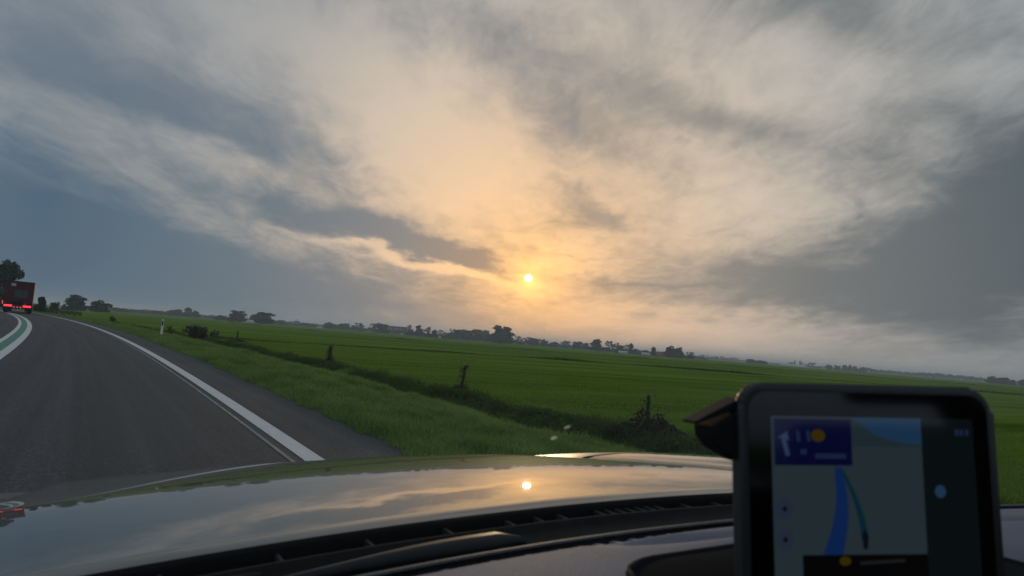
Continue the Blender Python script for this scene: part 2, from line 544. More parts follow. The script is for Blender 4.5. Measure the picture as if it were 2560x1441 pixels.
def verge_pts(n, s0, s1, o0, o1, dens_pow=1.0):
    u = RG.random(n)
    s = s0 * (s1 / s0) ** u if dens_pow else s0 + (s1 - s0) * u
    o = RG.uniform(o0, o1, n)
    return s, o
s, o = verge_pts(260000, 4.0, 85, 2.80, 8.9)
m_ = o > 2.93 + .16 * (vnoise(s * 1.6, 0 * s, 41) - .55) + .10 * (vnoise(s * 5, 0 * s, 42) - .5)
s, o = s[m_], o[m_]
keep = vnoise(s * 1.1, o * 1.6, 9) + .5 * vnoise(s * 4, o * 4, 4) + RG.random(len(s)) * .6 > .55
s, o = s[keep], o[keep]
x, y = road_xy(s, o)
base = np.stack([x, y, verge_z(s, o) - .01], 1)
tall = vnoise(s * .6, o * .9, 12)
hg = (.035 + .11 * RG.random(len(s)) ** 2 + .16 * np.clip(tall - .45, 0, 1) + .12 * np.clip(vnoise(s * 2.3, o * 2.6, 2) - .55, 0, 1)) * np.interp(o, [2.9, 3.15, 3.7], [.7, 1.1, 1])
wd = (.006 + .008 * RG.random(len(s))) * (1 + s / 22)
blades('grass', base, hg, wd, RG.uniform(.1, .9, len(s)), M_BLADE, 'lush green grass growing on the verge along the asphalt')
# darker weeds and rough growth along the ditch
s, o = verge_pts(90000, 4.0, 110, 7.6, 10.9)
keep = RG.random(len(s)) < np.clip(1.5 * vnoise(s * .55, o * .8, 21) + .5 * vnoise(s * 1.7, o * 2, 22) - .35, .05, 1)
s, o = s[keep], o[keep]
x, y = road_xy(s, o)
base = np.stack([x, y, verge_z(s, o) - .02], 1)
hg = (.07 + .20 * RG.random(len(s)) ** 1.5) * (.5 + 1.2 * vnoise(s * .8, o * 1.2, 30))
blades('ditch_weeds', base, hg, (.012 + .02 * RG.random(len(s))) * (1 + s / 40), RG.uniform(.2, 1.1, len(s)), M_WEED, 'dark rough weeds lining the roadside ditch', 'weeds')
s = 4.5 * (95 / 4.5) ** RG.random(26000); o = RG.uniform(8.0, 10.7, 26000)
mound = np.clip(vnoise(s * .45, o * .5, 51) * 1.3 + .5 * vnoise(s * 1.6, o * 1.5, 52) - .55, 0, 1) * np.clip(1.5 - np.abs(o - 9.5) / 1.0, 0, 1)
kp = RG.random(len(s)) < np.clip(mound * 2.2, .02, 1)
s, o, mound = s[kp], o[kp], mound[kp]
x, y = road_xy(s, o)
bc = np.stack([x, y, verge_z(s, o) + mound * .45 * RG.random(len(s)) ** .5], 1)
bv, bf = quad_cloud(bc, .035 * (1 + s / 18), RG)
tag(link('ditch_brambles', mesh_np('ditch_brambles', bv, bf), M_WEED), 'dark low brambles heaped along the ditch', 'brambles', kind='stuff')
# field grass close to the ditch
s, o = verge_pts(150000, 4.0, 70, 10.6, 30)
o = 10.6 + (o - 10.6) ** 1.5 / 19.4 ** .5
x, y = road_xy(s, o)
base = np.stack([x, y, np.where(o < 11.4, prof_z(o), FIELD_Z) - .01], 1)
hg = (.03 + .05 * RG.random(len(s))) * (.6 + .8 * vnoise(s * 1.3, o * .2, 33))
blades('field_grass', base, hg, (.010 + .012 * RG.random(len(s))) * (1 + s / 25), RG.uniform(.1, .8, len(s)), M_BLADE_F, 'short green pasture grass on the field edge')
# pale seed stalks in the verge
s = np.concatenate([RG.normal(13.6, .25, 9), RG.normal(11.2, .5, 5), RG.normal(20, .8, 5), RG.normal(7.8, .5, 14)]); o = np.concatenate([RG.normal(7.9, .12, 9), RG.normal(7.3, .5, 5), RG.normal(8, .4, 5), RG.normal(9.0, .5, 14)])
x, y = road_xy(s, o)
base = np.stack([x, y, verge_z(s, o) - .02], 1)
blades('seed_stalks', base, .22 + .22 * RG.random(len(s)), .012 + .01 * RG.random(len(s)), RG.uniform(.1, .5, len(s)), M_DRYSTEM, 'pale dry seed stalks standing out of the verge', 'stalks')

# field drains: long rough lines of taller dark growth across the pasture
def drain(name, line, width, h, n, label):
    L = np.array(line, float)
    seg = np.hypot(*(L[1:] - L[:-1]).T); cum = np.concatenate([[0], np.cumsum(seg)])
    t = RG.random(n) * cum[-1]
    x = np.interp(t, cum, L[:, 0]); y = np.interp(t, cum, L[:, 1])
    dirs = np.array([1, .35]); dirs = dirs / np.hypot(*dirs); nrm = np.array([-dirs[1], dirs[0]])
    wob = 1.2 * (vnoise(t * .03, 0 * t, 3) - .5)
    d = RG.normal(0, width / 2.2, n) + wob
    b = np.stack([x + nrm[0] * d, y + nrm[1] * d, 0 * x + FIELD_Z - .02], 1)
    hh = h * (.35 + .65 * RG.random(n)) * (.35 + 1.1 * vnoise(t * .11, 0 * t, 8) ** 1.3)
    blades(name, b, hh, hh * .5 + .10, RG.uniform(.2, 1.0, n), M_WEED, label, 'weeds')
drain('drain_weeds', [(-26, 60), (-14, 74), (2, 88), (22, 97), (44, 102), (80, 112), (130, 128)], 1.0, .27, 14000, 'thin dark line of rough growth along the nearer field drain')
drain('drain_weeds', [(-150, 330), (-60, 230), (-18, 190), (20, 200), (60, 218), (120, 240), (220, 275)], 2.2, .33, 9000, 'faint dark line along the farther field drain')
drain('drain_weeds', [(-260, 420), (-120, 420), (0, 430), (160, 430), (400, 420)], 3.0, .26, 6000, 'faintest dark line across the field below the trees')

# ------------------------------------------------------------------ trees
def crown_pts(rng, lobes, n):
    L = np.array(lobes)                        # cx cy cz rx ry rz
    vol = (L[:, 3] * L[:, 4] * L[:, 5]) ** .67
    pick = rng.choice(len(L), n, p=vol / vol.sum())
    d = rng.normal(size=(n, 3)); d /= np.linalg.norm(d, axis=1)[:, None]
    r = (.45 + .55 * rng.random(n) ** .5) * (1 + .22 * rng.normal(size=n) * .5)
    return L[pick, :3] + d * L[pick, 3:] * r[:, None]

PROTO = {}
def proto(kind, variant):
    key = (kind, variant)
    if key in PROTO:
        return PROTO[key]
    rng = np.random.default_rng(hash(kind) % 1000 if False else sum(map(ord, kind)) * 7 + variant)
    # every prototype is 12 m wide and 12 m high
    th = dict(round=.7, bush=.1, tall=.8, airy=1.4, flat=1.1, great=.7, poplar=.5)[kind]
    nl = dict(round=30, bush=18, tall=20, airy=26, flat=32, great=44, poplar=18)[kind]
    n = dict(round=2400, bush=1700, tall=2000, airy=1300, flat=2500, great=3200, poplar=900)[kind]
    lobes = []
    for i in range(nl):
        t = rng.uniform(0, 2 * math.pi)
        u = rng.random()
        if kind == 'flat':
            z = 12 * (.12 + .72 * u); R0 = 5.6 * math.sqrt(max(.05, 1 - max(0, (z - 4) / 8.6) ** 2.6))
        elif kind == 'bush':
            z = 12 * (.12 + .68 * u); R0 = 5.0 * (1 - .62 * u)
        elif kind == 'tall':
            z = th + (12 - th) * (.08 + .80 * u); R0 = 4.6 * math.sqrt(max(.06, 1 - (2 * u - .85) ** 2 * .72))
        elif kind == 'poplar':
            z = 12 * (.08 + .86 * u); R0 = 4.2 * (1 - .65 * u)
        else:
            z = 12 * (.10 + .76 * u); R0 = 5.4 * math.sqrt(max(.05, 1 - max(0, (z - 2.5) / 9.3) ** 2.2))
        rr = R0 * math.sqrt(rng.uniform(.15, 1)) * .82
        q = rng.uniform(.9, 1.8) * (.72 if kind in ('airy', 'great') else 1.0)
        if kind == 'poplar':
            q = 1.3
        lobes.append((rr * math.cos(t), rr * math.sin(t), z, q * 1.15, q * 1.15, q * (.75 if kind != 'poplar' else 1.6)))
    if kind in ('round', 'flat', 'great', 'tall'):
        lobes.append((0, 0, th + (12 - th) * .40, 3.6, 3.6, (12 - th) * .36))
    if kind == 'bush':
        lobes.append((0, 0, 3.2, 4.8, 4.8, 3.2))
    if kind in ('round', 'flat', 'great', 'tall', 'airy'):
        for i in range(6):
            t = rng.uniform(0, 6.28); rr = rng.uniform(1.5, 4.0)
            lobes.append((rr * math.cos(t), rr * math.sin(t), 1.2 + 1.6 * rng.random(), 1.9, 1.9, 1.8))
    C = crown_pts(rng, lobes, n)
    C[:, 2] = np.clip(C[:, 2], .15, None)
    V, Fc = quad_cloud(C, .62 if kind != 'airy' else .5, rng)
    # stretch the finished crown to its 12 m box
    V[:, 2] = V[:, 2] / np.percentile(V[:, 2], 99.7) * 12
    mx = np.percentile(np.abs(V[:, :2]), 99)
    V[:, :2] *= 6 / mx
    crown = mesh_np('crown', V, Fc)
    # trunk and limbs
    tw = .26 if kind != 'great' else .42
    parts = [([(0, 0, -.3), (.05, .02, th * .6), (.1, -.05, th + (12 - th) * .35), (.05, .05, 12 * .8)], [tw * 1.3, tw, tw * .6, tw * .12])]
    for l in lobes[:9]:
        z0 = max(th * .7, l[2] * .45)
        parts.append(([(0, 0, z0), (l[0] * .45, l[1] * .45, z0 + (l[2] - z0) * .6), (l[0], l[1], l[2])], [tw * .5, tw * .28, tw * .06]))
    V, Fc = [], []
    for p_, r_ in parts:
        v_, f_ = tube_np(p_, r_, 5)
        o_ = len(V); V += v_; Fc += [tuple(i + o_ for i in q) for q in f_]
    trunk = mesh_np('trunk', V, Fc, True)
    trunk.materials.append(M_BARK)
    PROTO[key] = (crown, trunk)
    return PROTO[key]

CROWN_M = {}
def crown_mesh(kind, variant, mi):
    c, t = proto(kind, variant)
    key = (kind, variant, mi)
    if key not in CROWN_M:
        me = c if not c.materials else c.copy()
        me.materials.clear(); me.materials.append(M_LEAF[mi])
        CROWN_M[key] = me
    return CROWN_M[key], t

NAMES = dict(round='round_tree', bush='bushy_tree', tall='upright_tree', airy='airy_tree', flat='domed_tree', great='great_tree', poplar='poplar_tree')
def place_tree(kind, az, dist, h, wd, label, i, group='trees on the skyline'):
    rng = random.Random(i * 31 + 5)
    cm, tm = crown_mesh(kind, i % 3 if kind not in ('great', 'poplar') else i % 2, 1 if rng.random() < .3 else 0)
    d = dirv(az, 0) * dist
    root = empty(NAMES[kind], (d.x, d.y, FIELD_Z), rng.uniform(0, 6.28), label, 'tree', group)
    root.scale = (wd / 12, wd / 12, h / 12)
    link('crown', cm, None, root); link('trunk', tm, None, root)
    return root

TREES = [
    ('tall', -36.66, 150, 8.7, 5.2, 'tall dark leafy tree rising behind the red truck'),
    ('bush', -34.47, 135, 2.9, 1.8, 'dark bushy tree immediately beside the red truck'),
    ('round', -33.66, 190, 2.4, 2.1, 'small round tree standing alone near the truck'),
    ('round', -32.41, 330, 6.4, 8.0, 'large domed tree, biggest of the group past the truck'),
    ('round', -30.94, 350, 5.2, 8.8, 'broad rounded tree touching the large domed tree'),
    ('round', -29.69, 700, 3.7, 12.4, 'low hazy tree at the end of the pale hedge line'),
    ('bush', -28.53, 800, 3.5, 21.8, 'long low hazy clump over the white delineator post'),
    ('bush', -27.29, 800, 4.3, 18.6, 'low hazy clump between the pale hedges'),
    ('bush', -26.00, 760, 6.9, 21.7, 'wide hazy grove with a knobbly top'),
    ('tall', -25.18, 740, 9.7, 7.8, 'tall narrow tree sticking out of the hazy grove'),
    ('round', -24.68, 740, 7.2, 8.6, 'small round tree at the edge of the hazy grove'),
    ('bush', -22.87, 620, 4.2, 10.5, 'low dark hedge clump before the flat-topped tree'),
    ('flat', -21.72, 520, 8.1, 11.6, 'flat-topped tree near the thin mast'),
    ('flat', -19.86, 520, 8.5, 16.8, 'wide double-crowned tree past the thin mast'),
    ('bush', -18.51, 800, 5.0, 18.6, 'low reddish clump past the double-crowned tree'),
    ('bush', -16.36, 900, 4.8, 24.4, 'low clump between the spire and the white house'),
    ('round', -14.61, 760, 6.8, 15.1, 'rounded tree next to the white house'),
    ('round', -13.53, 760, 7.2, 15.2, 'rounded tree in the middle of the row before the barn'),
    ('airy', -12.41, 760, 8.9, 14.5, 'pale rounded tree in the row before the barn'),
    ('airy', -11.12, 740, 9.7, 12.6, 'pale feathery tree two places before the barn'),
    ('round', -10.47, 700, 9.9, 12.7, 'reddish tree pressed against the big dark barn'),
    ('airy', -8.33, 760, 11.3, 9.6, 'pale tree rising over the far end of the barn roof'),
    ('bush', -8.07, 640, 6.0, 9.6, 'dark tree in front of the barn end'),
    ('tall', -7.44, 620, 10.0, 7.9, 'dark upright tree just past the big barn'),
    ('airy', -6.74, 620, 9.2, 7.9, 'dark open-crowned tree with holes past the barn'),
    ('tall', -6.14, 640, 7.4, 6.7, 'dark pointed tree by the small gap in the row'),
    ('airy', -5.58, 660, 7.7, 9.2, 'loose open tree after the small gap in the row'),
    ('round', -4.94, 660, 6.0, 8.5, 'low tree leaning against the pale round-headed tree'),
    ('airy', -4.67, 800, 11.9, 8.4, 'pale round-headed tree standing over the long copse'),
    ('round', -3.94, 690, 10.4, 18.6, 'domed tree opening the long smooth copse'),
    ('round', -3.26, 700, 10.0, 12.3, 'small dome in the middle of the long smooth copse'),
    ('flat', -2.32, 690, 11.6, 21.9, 'broad dome closing the long smooth copse'),
    ('bush', -1.48, 680, 7.1, 13.6, 'low shoulder of leaves under the great tree'),
    ('great', -0.44, 600, 15.1, 21.9, 'great open-topped tree, largest on the skyline below the sun'),
    ('airy', 0.84, 700, 8.8, 7.4, 'small airy tree right after the great tree'),
    ('airy', 1.38, 720, 7.0, 8.5, 'thin airy tree, second after the great tree'),
    ('flat', 2.12, 720, 8.2, 16.9, 'hazy brownish domed tree after the great tree'),
    ('round', 3.07, 740, 7.6, 8.7, 'small tree starting the thin row of little trees'),
    ('bush', 3.91, 740, 5.9, 13.0, 'low clump in the thin row of little trees'),
    ('airy', 4.74, 740, 8.1, 7.8, 'lollipop tree in the thin row of little trees'),
    ('airy', 5.08, 760, 8.2, 7.1, 'second lollipop tree in the thin row'),
    ('round', 5.88, 730, 8.3, 11.9, 'dark dome ending the thin row of little trees'),
    ('bush', 6.55, 720, 7.3, 9.2, 'low leaves before the tall dense cluster'),
    ('great', 7.41, 660, 11.0, 13.0, 'tall dense cluster tree over the right half of the field'),
    ('airy', 8.47, 660, 10.5, 10.6, 'airy tree next to the tall dense cluster'),
    ('airy', 9.06, 660, 9.5, 7.6, 'bare-topped tree next to the airy tree'),
    ('bush', 9.46, 650, 7.2, 9.7, 'low dark filler under the bare-topped tree'),
    ('airy', 9.95, 660, 8.1, 7.5, 'open tree before the pale shed roof'),
    ('tall', 10.27, 660, 9.9, 5.3, 'slim tree rising above the open tree'),
    ('bush', 10.70, 680, 5.1, 10.0, 'low clump sloping down to the pale shed'),
    ('bush', 11.41, 700, 4.7, 13.5, 'low clump above the pale shed roofs'),
    ('tall', 12.12, 600, 7.6, 4.7, 'small pointed tree beside the low house roof'),
    ('round', 13.53, 580, 9.3, 11.6, 'large dark round tree past the low house'),
    ('round', 14.17, 580, 8.8, 7.1, 'second dark round tree joined to the large one'),
    ('bush', 13.91, 575, 3.6, 19.1, 'dark undergrowth beneath the two round trees'),
    ('airy', 14.93, 620, 6.1, 4.8, 'small crooked tree past the two round trees'),
    ('airy', 15.18, 620, 6.0, 4.1, 'tiny upright tree past the crooked tree'),
    ('airy', 16.12, 1500, 8.0, 27.7, 'pale far flat-topped trees past the tiny upright tree'),
    ('airy', 16.74, 1500, 7.7, 7.3, 'tiny pale lollipop tree far away'),
    ('round', 17.08, 1500, 7.6, 11.3, 'small pale round tree beside the far barn'),
    ('airy', 17.54, 1550, 8.9, 14.9, 'pale far tree at the near end of the far barn'),
    ('airy', 18.33, 1600, 8.3, 33.9, 'pale wide tree rising behind the far barn'),
    ('round', 19.66, 900, 5.2, 11.3, 'dark dome starting the lone far clump'),
    ('round', 20.28, 900, 4.6, 14.0, 'dark dome in the middle of the lone far clump'),
    ('round', 20.72, 900, 4.2, 7.4, 'dark dome ending the lone far clump'),
    ('bush', 21.55, 1800, 3.0, 27.5, 'faint low bushes before the long pale shed'),
    ('flat', 22.67, 1500, 7.8, 15.0, 'faint domed tree behind the long pale shed'),
    ('poplar', 22.89, 1450, 12.7, 3.3, 'slim single poplar over the long pale shed'),
    ('poplar', 23.25, 1450, 12.7, 3.2, 'first of the two poplars standing together'),
    ('poplar', 23.35, 1450, 12.2, 3.2, 'second of the two poplars standing together'),
    ('airy', 23.50, 1450, 7.9, 10.0, 'faint round tree beside the two poplars'),
    ('airy', 24.12, 1300, 9.1, 17.8, 'airy arched tree past the long pale shed'),
    ('bush', 24.60, 1300, 3.9, 8.9, 'low tuft past the airy arched tree'),
    ('round', 25.29, 1050, 6.8, 11.1, 'dark bell-shaped tree starting the broken row'),
    ('round', 25.87, 1050, 6.6, 9.0, 'dark tree second in the broken row'),
    ('round', 26.36, 1050, 8.0, 7.9, 'tall dark tree third in the broken row'),
    ('tall', 26.71, 1050, 8.6, 5.9, 'tall dark tree fourth in the broken row'),
    ('tall', 27.06, 1080, 7.6, 9.1, 'paired dark tree fifth in the broken row'),
    ('round', 27.56, 1080, 7.4, 9.0, 'dark round tree ending the broken row'),
    ('round', 35.52, 800, 7.0, 11.2, 'tree cluster at the far end of the long wood'),
    ('round', 36.14, 800, 6.7, 10.4, 'rounded tree between the last two clusters'),
    ('round', 36.57, 800, 5.1, 6.1, 'small tree near the edge of the picture'),
    ('round', 37.14, 790, 6.2, 5.9, 'dark tree cut by the edge of the picture'),
]
for i, (kd, az, dist, h, wd, lab) in enumerate(TREES):
    place_tree(kd, az, dist, h, wd, lab, i)

# far woods that read as one mass
def wood(name, path, dist, n, label, gap=.0, mi=0):
    rng = np.random.default_rng(int(dist))
    A = np.array(path)
    az = rng.uniform(A[0, 0], A[-1, 0], n)
    hh = np.interp(az, A[:, 0], A[:, 1])
    lum = .72 + .38 * vnoise(az * 6.0, 0 * az, 3) + .22 * vnoise(az * 19.0, 0 * az, 4) - .12
    hh = hh * np.clip(lum, .45, 1.3)
    dd = dist + rng.normal(0, 12, n)
    z = FIELD_Z + hh * rng.random(n) ** .6
    C = np.stack([np.sin(np.radians(az)) * dd, np.cos(np.radians(az)) * dd, z], 1)
    V, Fc = quad_cloud(C, dist / 1500 * 1.25, rng)
    tag(link(name, mesh_np(name, V, Fc), M_LEAF[mi]), label, 'wood', kind='stuff')
wood('far_wood', [(27.3, 6), (27.7, 8.5), (28.7, 7), (30, 7), (31.2, 7.4), (32.2, 9), (33.6, 8.2), (34.6, 8), (35.3, 7), (37.5, 6.5), (44, 7)], 1500, 16000, 'long continuous hazy wood under the dark evening cloud')
wood('far_wood', [(-30.6, 5), (-29, 6), (-27, 8), (-24.3, 8), (-22.6, 8), (-20.3, 7), (-17.9, 8), (-15.4, 7), (-12.9, 9), (-9, 8)], 1700, 15000, 'faint grey-blue wood behind the flat-topped trees')
wood('far_wood', [(-9, 7), (-3, 8), (2, 7), (8, 7), (13, 6), (17, 5), (20, 4.5), (27, 5)], 2100, 12000, 'palest distant wood seen between the skyline trees')
wood('skyline_hedge', [(-14, 3.5), (-11, 4.5), (-6, 4.5), (-2, 5.5), (1, 4), (4, 4.2), (8, 4.5), (12, 4), (15.6, 3.5), (16.4, 1.0)], 735, 9000, 'low dark hedge joining the trees below the sun')
wood('field_hedge', [(-31, 2.5), (-28, 3.5), (-25, 4), (-22, 3.2), (-18, 3.5), (-14, 3.2)], 860, 6000, 'low hazy hedge under the trees past the white delineator')
wood('roadside_bushes', [(-44, 4), (-40, 4.2), (-36.2, 3.6), (-35.4, 1.6), (-34.4, .9), (-32, .6)], 165, 5000, 'dark ragged bushes along the road beyond the truck', mi=0)

# ------------------------------------------------------------------ buildings on the skyline
def bmat(name, col, rough=.85):
    def f(n, p):
        P = pos(n)
        n.put(p.inputs['Base Color'], n.mix(n.noise(P, 1.3, 4, .6), tuple(c * .75 for c in col), tuple(min(1, c * 1.2) for c in col)))
    return mat(name, rough=rough, build=f)
M_BRICK = bmat('brick_wall', (.16, .09, .065)); M_WWALL = bmat('white_wall', (.55, .55, .52)); M_SLATE = bmat('slate_roof', (.035, .042, .055))
M_TILE = bmat('tile_roof', (.13, .06, .04)); M_TIN = bmat('tin_roof', (.36, .40, .42), .5); M_PANE = mat('dark_pane', (.02, .025, .03), .15, spec=.5)
M_PALEP = mat('pale_skylight', (.55, .58, .60), .3)
def building(name, az, dist, L, Dp, wall, ridge, wm, rm, label, yaw=0., hip=0., windows=(), skylights=0, doors=0, cat='building'):
    d = dirv(az, 0) * dist
    root = empty(name, (d.x, d.y, FIELD_Z), -rad(az) + rad(yaw), label, cat)
    box('wall', (-L / 2, -Dp / 2, -.3), (L / 2, Dp / 2, wall), wm, root)
    e = .4
    bm = bmesh.new()
    P = [(-L / 2 - e, -Dp / 2 - e, wall), (L / 2 + e, -Dp / 2 - e, wall), (L / 2 + e, Dp / 2 + e, wall), (-L / 2 - e, Dp / 2 + e, wall), (-L / 2 - e + hip, 0, ridge), (L / 2 + e - hip, 0, ridge)]
    vs = [bm.verts.new(p) for p in P]
    for f in ((0, 1, 5, 4), (2, 3, 4, 5), (1, 2, 5), (3, 0, 4), (3, 2, 1, 0)):
        bm.faces.new([vs[i] for i in f])
    rf = link('roof', bm_mesh('roof', bm), rm, root)
    for i in range(skylights):
        row, c = divmod(i, max(1, skylights // 2))
        t = .25 + .33 * row
        x = -L / 2 + L * (c + .7) / (max(1, skylights // 2) + .9)
        y = -(Dp / 2 + e) * (1 - t); z = wall + (ridge - wall) * t
        nrm = Vector((0, -(ridge - wall), Dp / 2 + e)).normalized(); up = Vector((0, Dp / 2 + e, ridge - wall)).normalized()
        c0 = Vector((x, y, z)) + nrm * .06
        sx, sy = .45, .55
        me = mesh_np('roof_window', [tuple(c0 + Vector((a_, 0, 0)) * sx + up * b_ * sy) for a_, b_ in ((-1, -1), (1, -1), (1, 1), (-1, 1))], [(0, 1, 2, 3)])
        link('roof_window', me, M_PALEP, rf)
    for wx, wz, ww, wh in windows:
        g = box('window', (wx - ww / 2, -Dp / 2 - .05, wz), (wx + ww / 2, -Dp / 2 + .05, wz + wh), M_WWALL, root)
        box('pane', (wx - ww / 2 + .08, -Dp / 2 - .07, wz + .08), (wx + ww / 2 - .08, -Dp / 2 - .055, wz + wh - .08), M_PANE, g)
    for k_ in range(doors):
        box('door', (L * .25 + k_ * 4 - 1.5, -Dp / 2 - .04, 0), (L * .25 + k_ * 4 + 1.5, -Dp / 2 + .02, min(3., wall * .85)), M_WWALL, root)
    return root
building('big_barn', -9.25, 790, 24, 14, 2.6, 9.0, M_BRICK, M_SLATE, 'big dark-roofed barn dotted with small roof windows among the trees', hip=2.2, windows=[(-6, 1, 1.2, 1.1), (-2, 1, 1.2, 1.1), (2, 1, 1.2, 1.1)], skylights=12, doors=1, cat='barn')
building('white_shed', -20.68, 690, 9, 6, 1.3, 2.2, M_WWALL, M_TIN, 'low white shed between the flat-topped and double-crowned trees', windows=[(-2, .4, .9, .6)], cat='shed')
sp = building('gabled_house', -17.25, 1000, 8, 8, 4, 6.6, M_BRICK, M_SLATE, 'small gabled house with a thin chimney rising over the hedges', windows=[(-2, 1, 1, 1.2), (1.5, 1, 1, 1.2)], cat='house')
box('chimney', (-.5, -.5, 6), (.5, .5, 9.0), M_BRICK, [c for c in sp.children if c.name.startswith('roof')][0])
building('white_house', -15.42, 790, 6, 6, 2.2, 3.4, M_WWALL, M_TILE, 'little white house front shining below the rounded tree', windows=[(-1.5, .6, .9, 1.1), (1.4, .6, .9, 1.1)], cat='house')
building('low_house', 12.67, 630, 8, 7, 2.2, 4.3, M_BRICK, M_TILE, 'low house roof between the pointed tree and the dark round tree', hip=1., windows=[(-2, .7, 1, 1)], cat='house')
building('pale_shed', 9.65, 630, 8, 6, 1.4, 2.2, M_WWALL, M_TIN, 'pale shed roof under the open tree, first of the two', cat='shed')
building('pale_shed', 11.57, 630, 9, 6, 1.5, 2.4, M_WWALL, M_TIN, 'pale shed roof nearer the low house, second of the two', cat='shed')
building('far_barn', 18.18, 1540, 24, 14, 2, 5, M_BRICK, M_SLATE, 'far grey-blue barn in front of the pale wide tree', cat='barn')
building('long_shed', 22.73, 1400, 44, 18, 2.2, 4.2, M_WWALL, M_TIN, 'long low pale shed at the foot of the poplars', cat='shed')
building('small_farmhouse', -5.85, 655, 6, 6, 2.0, 3.6, M_WWALL, M_TILE, 'small farmhouse gable in the gap between the trees past the barn', windows=[(0, .7, 1, 1)], cat='house')

# mast
d = dirv(-21.2, 0) * 1200
mast = empty('lattice_mast', (d.x, d.y, FIELD_Z), 0, 'thin lattice mast rising between the two flat-topped trees', 'mast')
M_STEEL = mat('steel', (.18, .19, .20), .5, .6)
legs = [([(.7 * math.cos(t), .7 * math.sin(t), 0), (.25 * math.cos(t), .25 * math.sin(t), 23.5)], [.14, .1]) for t in (0, 2.09, 4.19)]
tubes('mast_legs', legs, M_STEEL, mast, 5)
rngs = []
for z in range(1, 23):
    q = .7 - .45 * z / 23.5
    for t in (0, 2.09, 4.19):
        rngs.append(([(q * math.cos(t), q * math.sin(t), z), (q * math.cos(t + 2.09), q * math.sin(t + 2.09), z + .9)], [.06, .06]))
tubes('mast_bracing', rngs, M_STEEL, mast, 4)
tubes('antenna', [([(0, 0, 23), (0, 0, 25.5)], [.12, .08])], M_STEEL, mast, 6)

# ------------------------------------------------------------------ fence posts, bushes and markers by the road
def on_road(s, o, z=None):
    x, y = road_xy(s, o)
    return Vector((float(x), float(y), float(verge_z(np.array(float(s)), np.array(float(o)))) if z is None else z))

M_POST = mat('weathered_wood', rough=.95, build=lambda n, p: n.put(p.inputs['Base Color'], n.ramp(n.noise(n.v('MULTIPLY', pos(n), (14, 14, 2)), 3, 5, .7), [(.3, (.018, .015, .011)), (.7, (.065, .055, .042))])))
def b_vine(n, p):
    n.put(p.inputs['Base Color'], n.ramp(n.noise(pos(n), 7, 3, .6), [(.3, (.022, .026, .012)), (.55, (.045, .040, .020)), (.75, (.075, .050, .030))]))
M_VINE = mat('vine_leaves', rough=.8, build=b_vine)
M_PALELEAF = mat('pale_leaves', (.20, .19, .09), .8)
def fence_post(s, o, h, w_, label, vine=0, clump=0., clump_h=.3, seed=0, tilt=(0, 0), top_leaves=0):
    rng = np.random.default_rng(seed)
    p = on_road(s, o)
    root = empty('fence_post', p, -HD_A * 0 + rng.uniform(-.3, .3), label, 'post', 'old posts along the ditch')
    bm = bmesh.new()
    n = 7
    rows = []
    for i in range(6):
        t = i / 5
        z = -.25 + (h + .25) * t
        rows.append([bm.verts.new((tilt[0] * t + w_ * (1.08 - .2 * t) * math.cos(6.283 * k_ / n + .2) * (1 + .12 * rng.random()), tilt[1] * t + w_ * (1.08 - .2 * t) * math.sin(6.283 * k_ / n + .2) * (1 + .12 * rng.random()), z + (.03 * rng.random() if i == 5 else 0))) for k_ in range(n)])
    for i in range(5):
        for k_ in range(n):
            bm.faces.new((rows[i][k_], rows[i][(k_ + 1) % n], rows[i + 1][(k_ + 1) % n], rows[i + 1][k_]))
    bm.faces.new(rows[-1])
    link('stake', bm_mesh('stake', bm), M_POST, root)
    if vine:
        t = rng.random(vine); th = rng.uniform(0, 6.28, vine)
        rr = (.05 + .14 * rng.random(vine) ** 2) * (1.25 - .5 * t)
        C = np.stack([tilt[0] * t + rr * np.cos(th) + .06 * np.sin(t * 7), tilt[1] * t + rr * np.sin(th), t * h * 1.04], 1)
        V, Fc = quad_cloud(C, .035, rng)
        link('vine', mesh_np('vine', V, Fc), M_VINE, root)
    if clump:
        nn = int(3400 * clump)
        th = rng.uniform(0, 6.28, nn); rr = clump * np.sqrt(rng.random(nn)); 
        hh = clump_h * np.exp(-(rr / clump / .62) ** 2) * rng.random(nn) ** .8 * (.25 + 1.25 * vnoise(rr * np.cos(th) * 5 + 9, rr * np.sin(th) * 5 + 9, seed))
        C = np.stack([rr * np.cos(th), rr * np.sin(th) * .7, hh - .02], 1)
        V, Fc = quad_cloud(C, .045, rng)
        link('bramble', mesh_np('bramble', V, Fc), M_VINE, root)
        st = []
        for k_ in range(26):
            t0 = rng.uniform(0, 6.28); r0 = clump * .3 * rng.random()
            st.append(([(r0 * math.cos(t0), r0 * math.sin(t0), 0), (r0 * 1.4 * math.cos(t0), r0 * 1.4 * math.sin(t0), clump_h * .7), (r0 * 2.2 * math.cos(t0 + .3), r0 * 2.2 * math.sin(t0 + .3), clump_h * rng.uniform(.9, 1.35))], [.006, .005, .002]))
        tubes('stems', st, M_BARK, root, 4)
    if top_leaves:
        tw = []
        C = []
        for k_ in range(top_leaves):
            t0 = rng.uniform(0, 6.28); L_ = rng.uniform(.15, .38)
            e_ = (L_ * math.cos(t0) * .8, L_ * math.sin(t0) * .5, h * rng.uniform(.75, 1.05) + L_ * .55)
            tw.append(([(tilt[0], tilt[1], h * .8), (e_[0] * .5, e_[1] * .5, h * .95), e_], [.008, .006, .003])); C += [e_] * 3
        tubes('twigs', tw, M_BARK, root, 4)
        C = np.array(C) + rng.normal(0, .03, (len(C), 3))
        V, Fc = quad_cloud(C, .035, rng)
        link('leaves', mesh_np('leaves', V, Fc), M_PALELEAF, root)
    return root
fence_post(11.3, 10.75, .78, .040, 'dark stake in a bramble clump, closest of the old posts to the car', 70, .90, .46, 1)
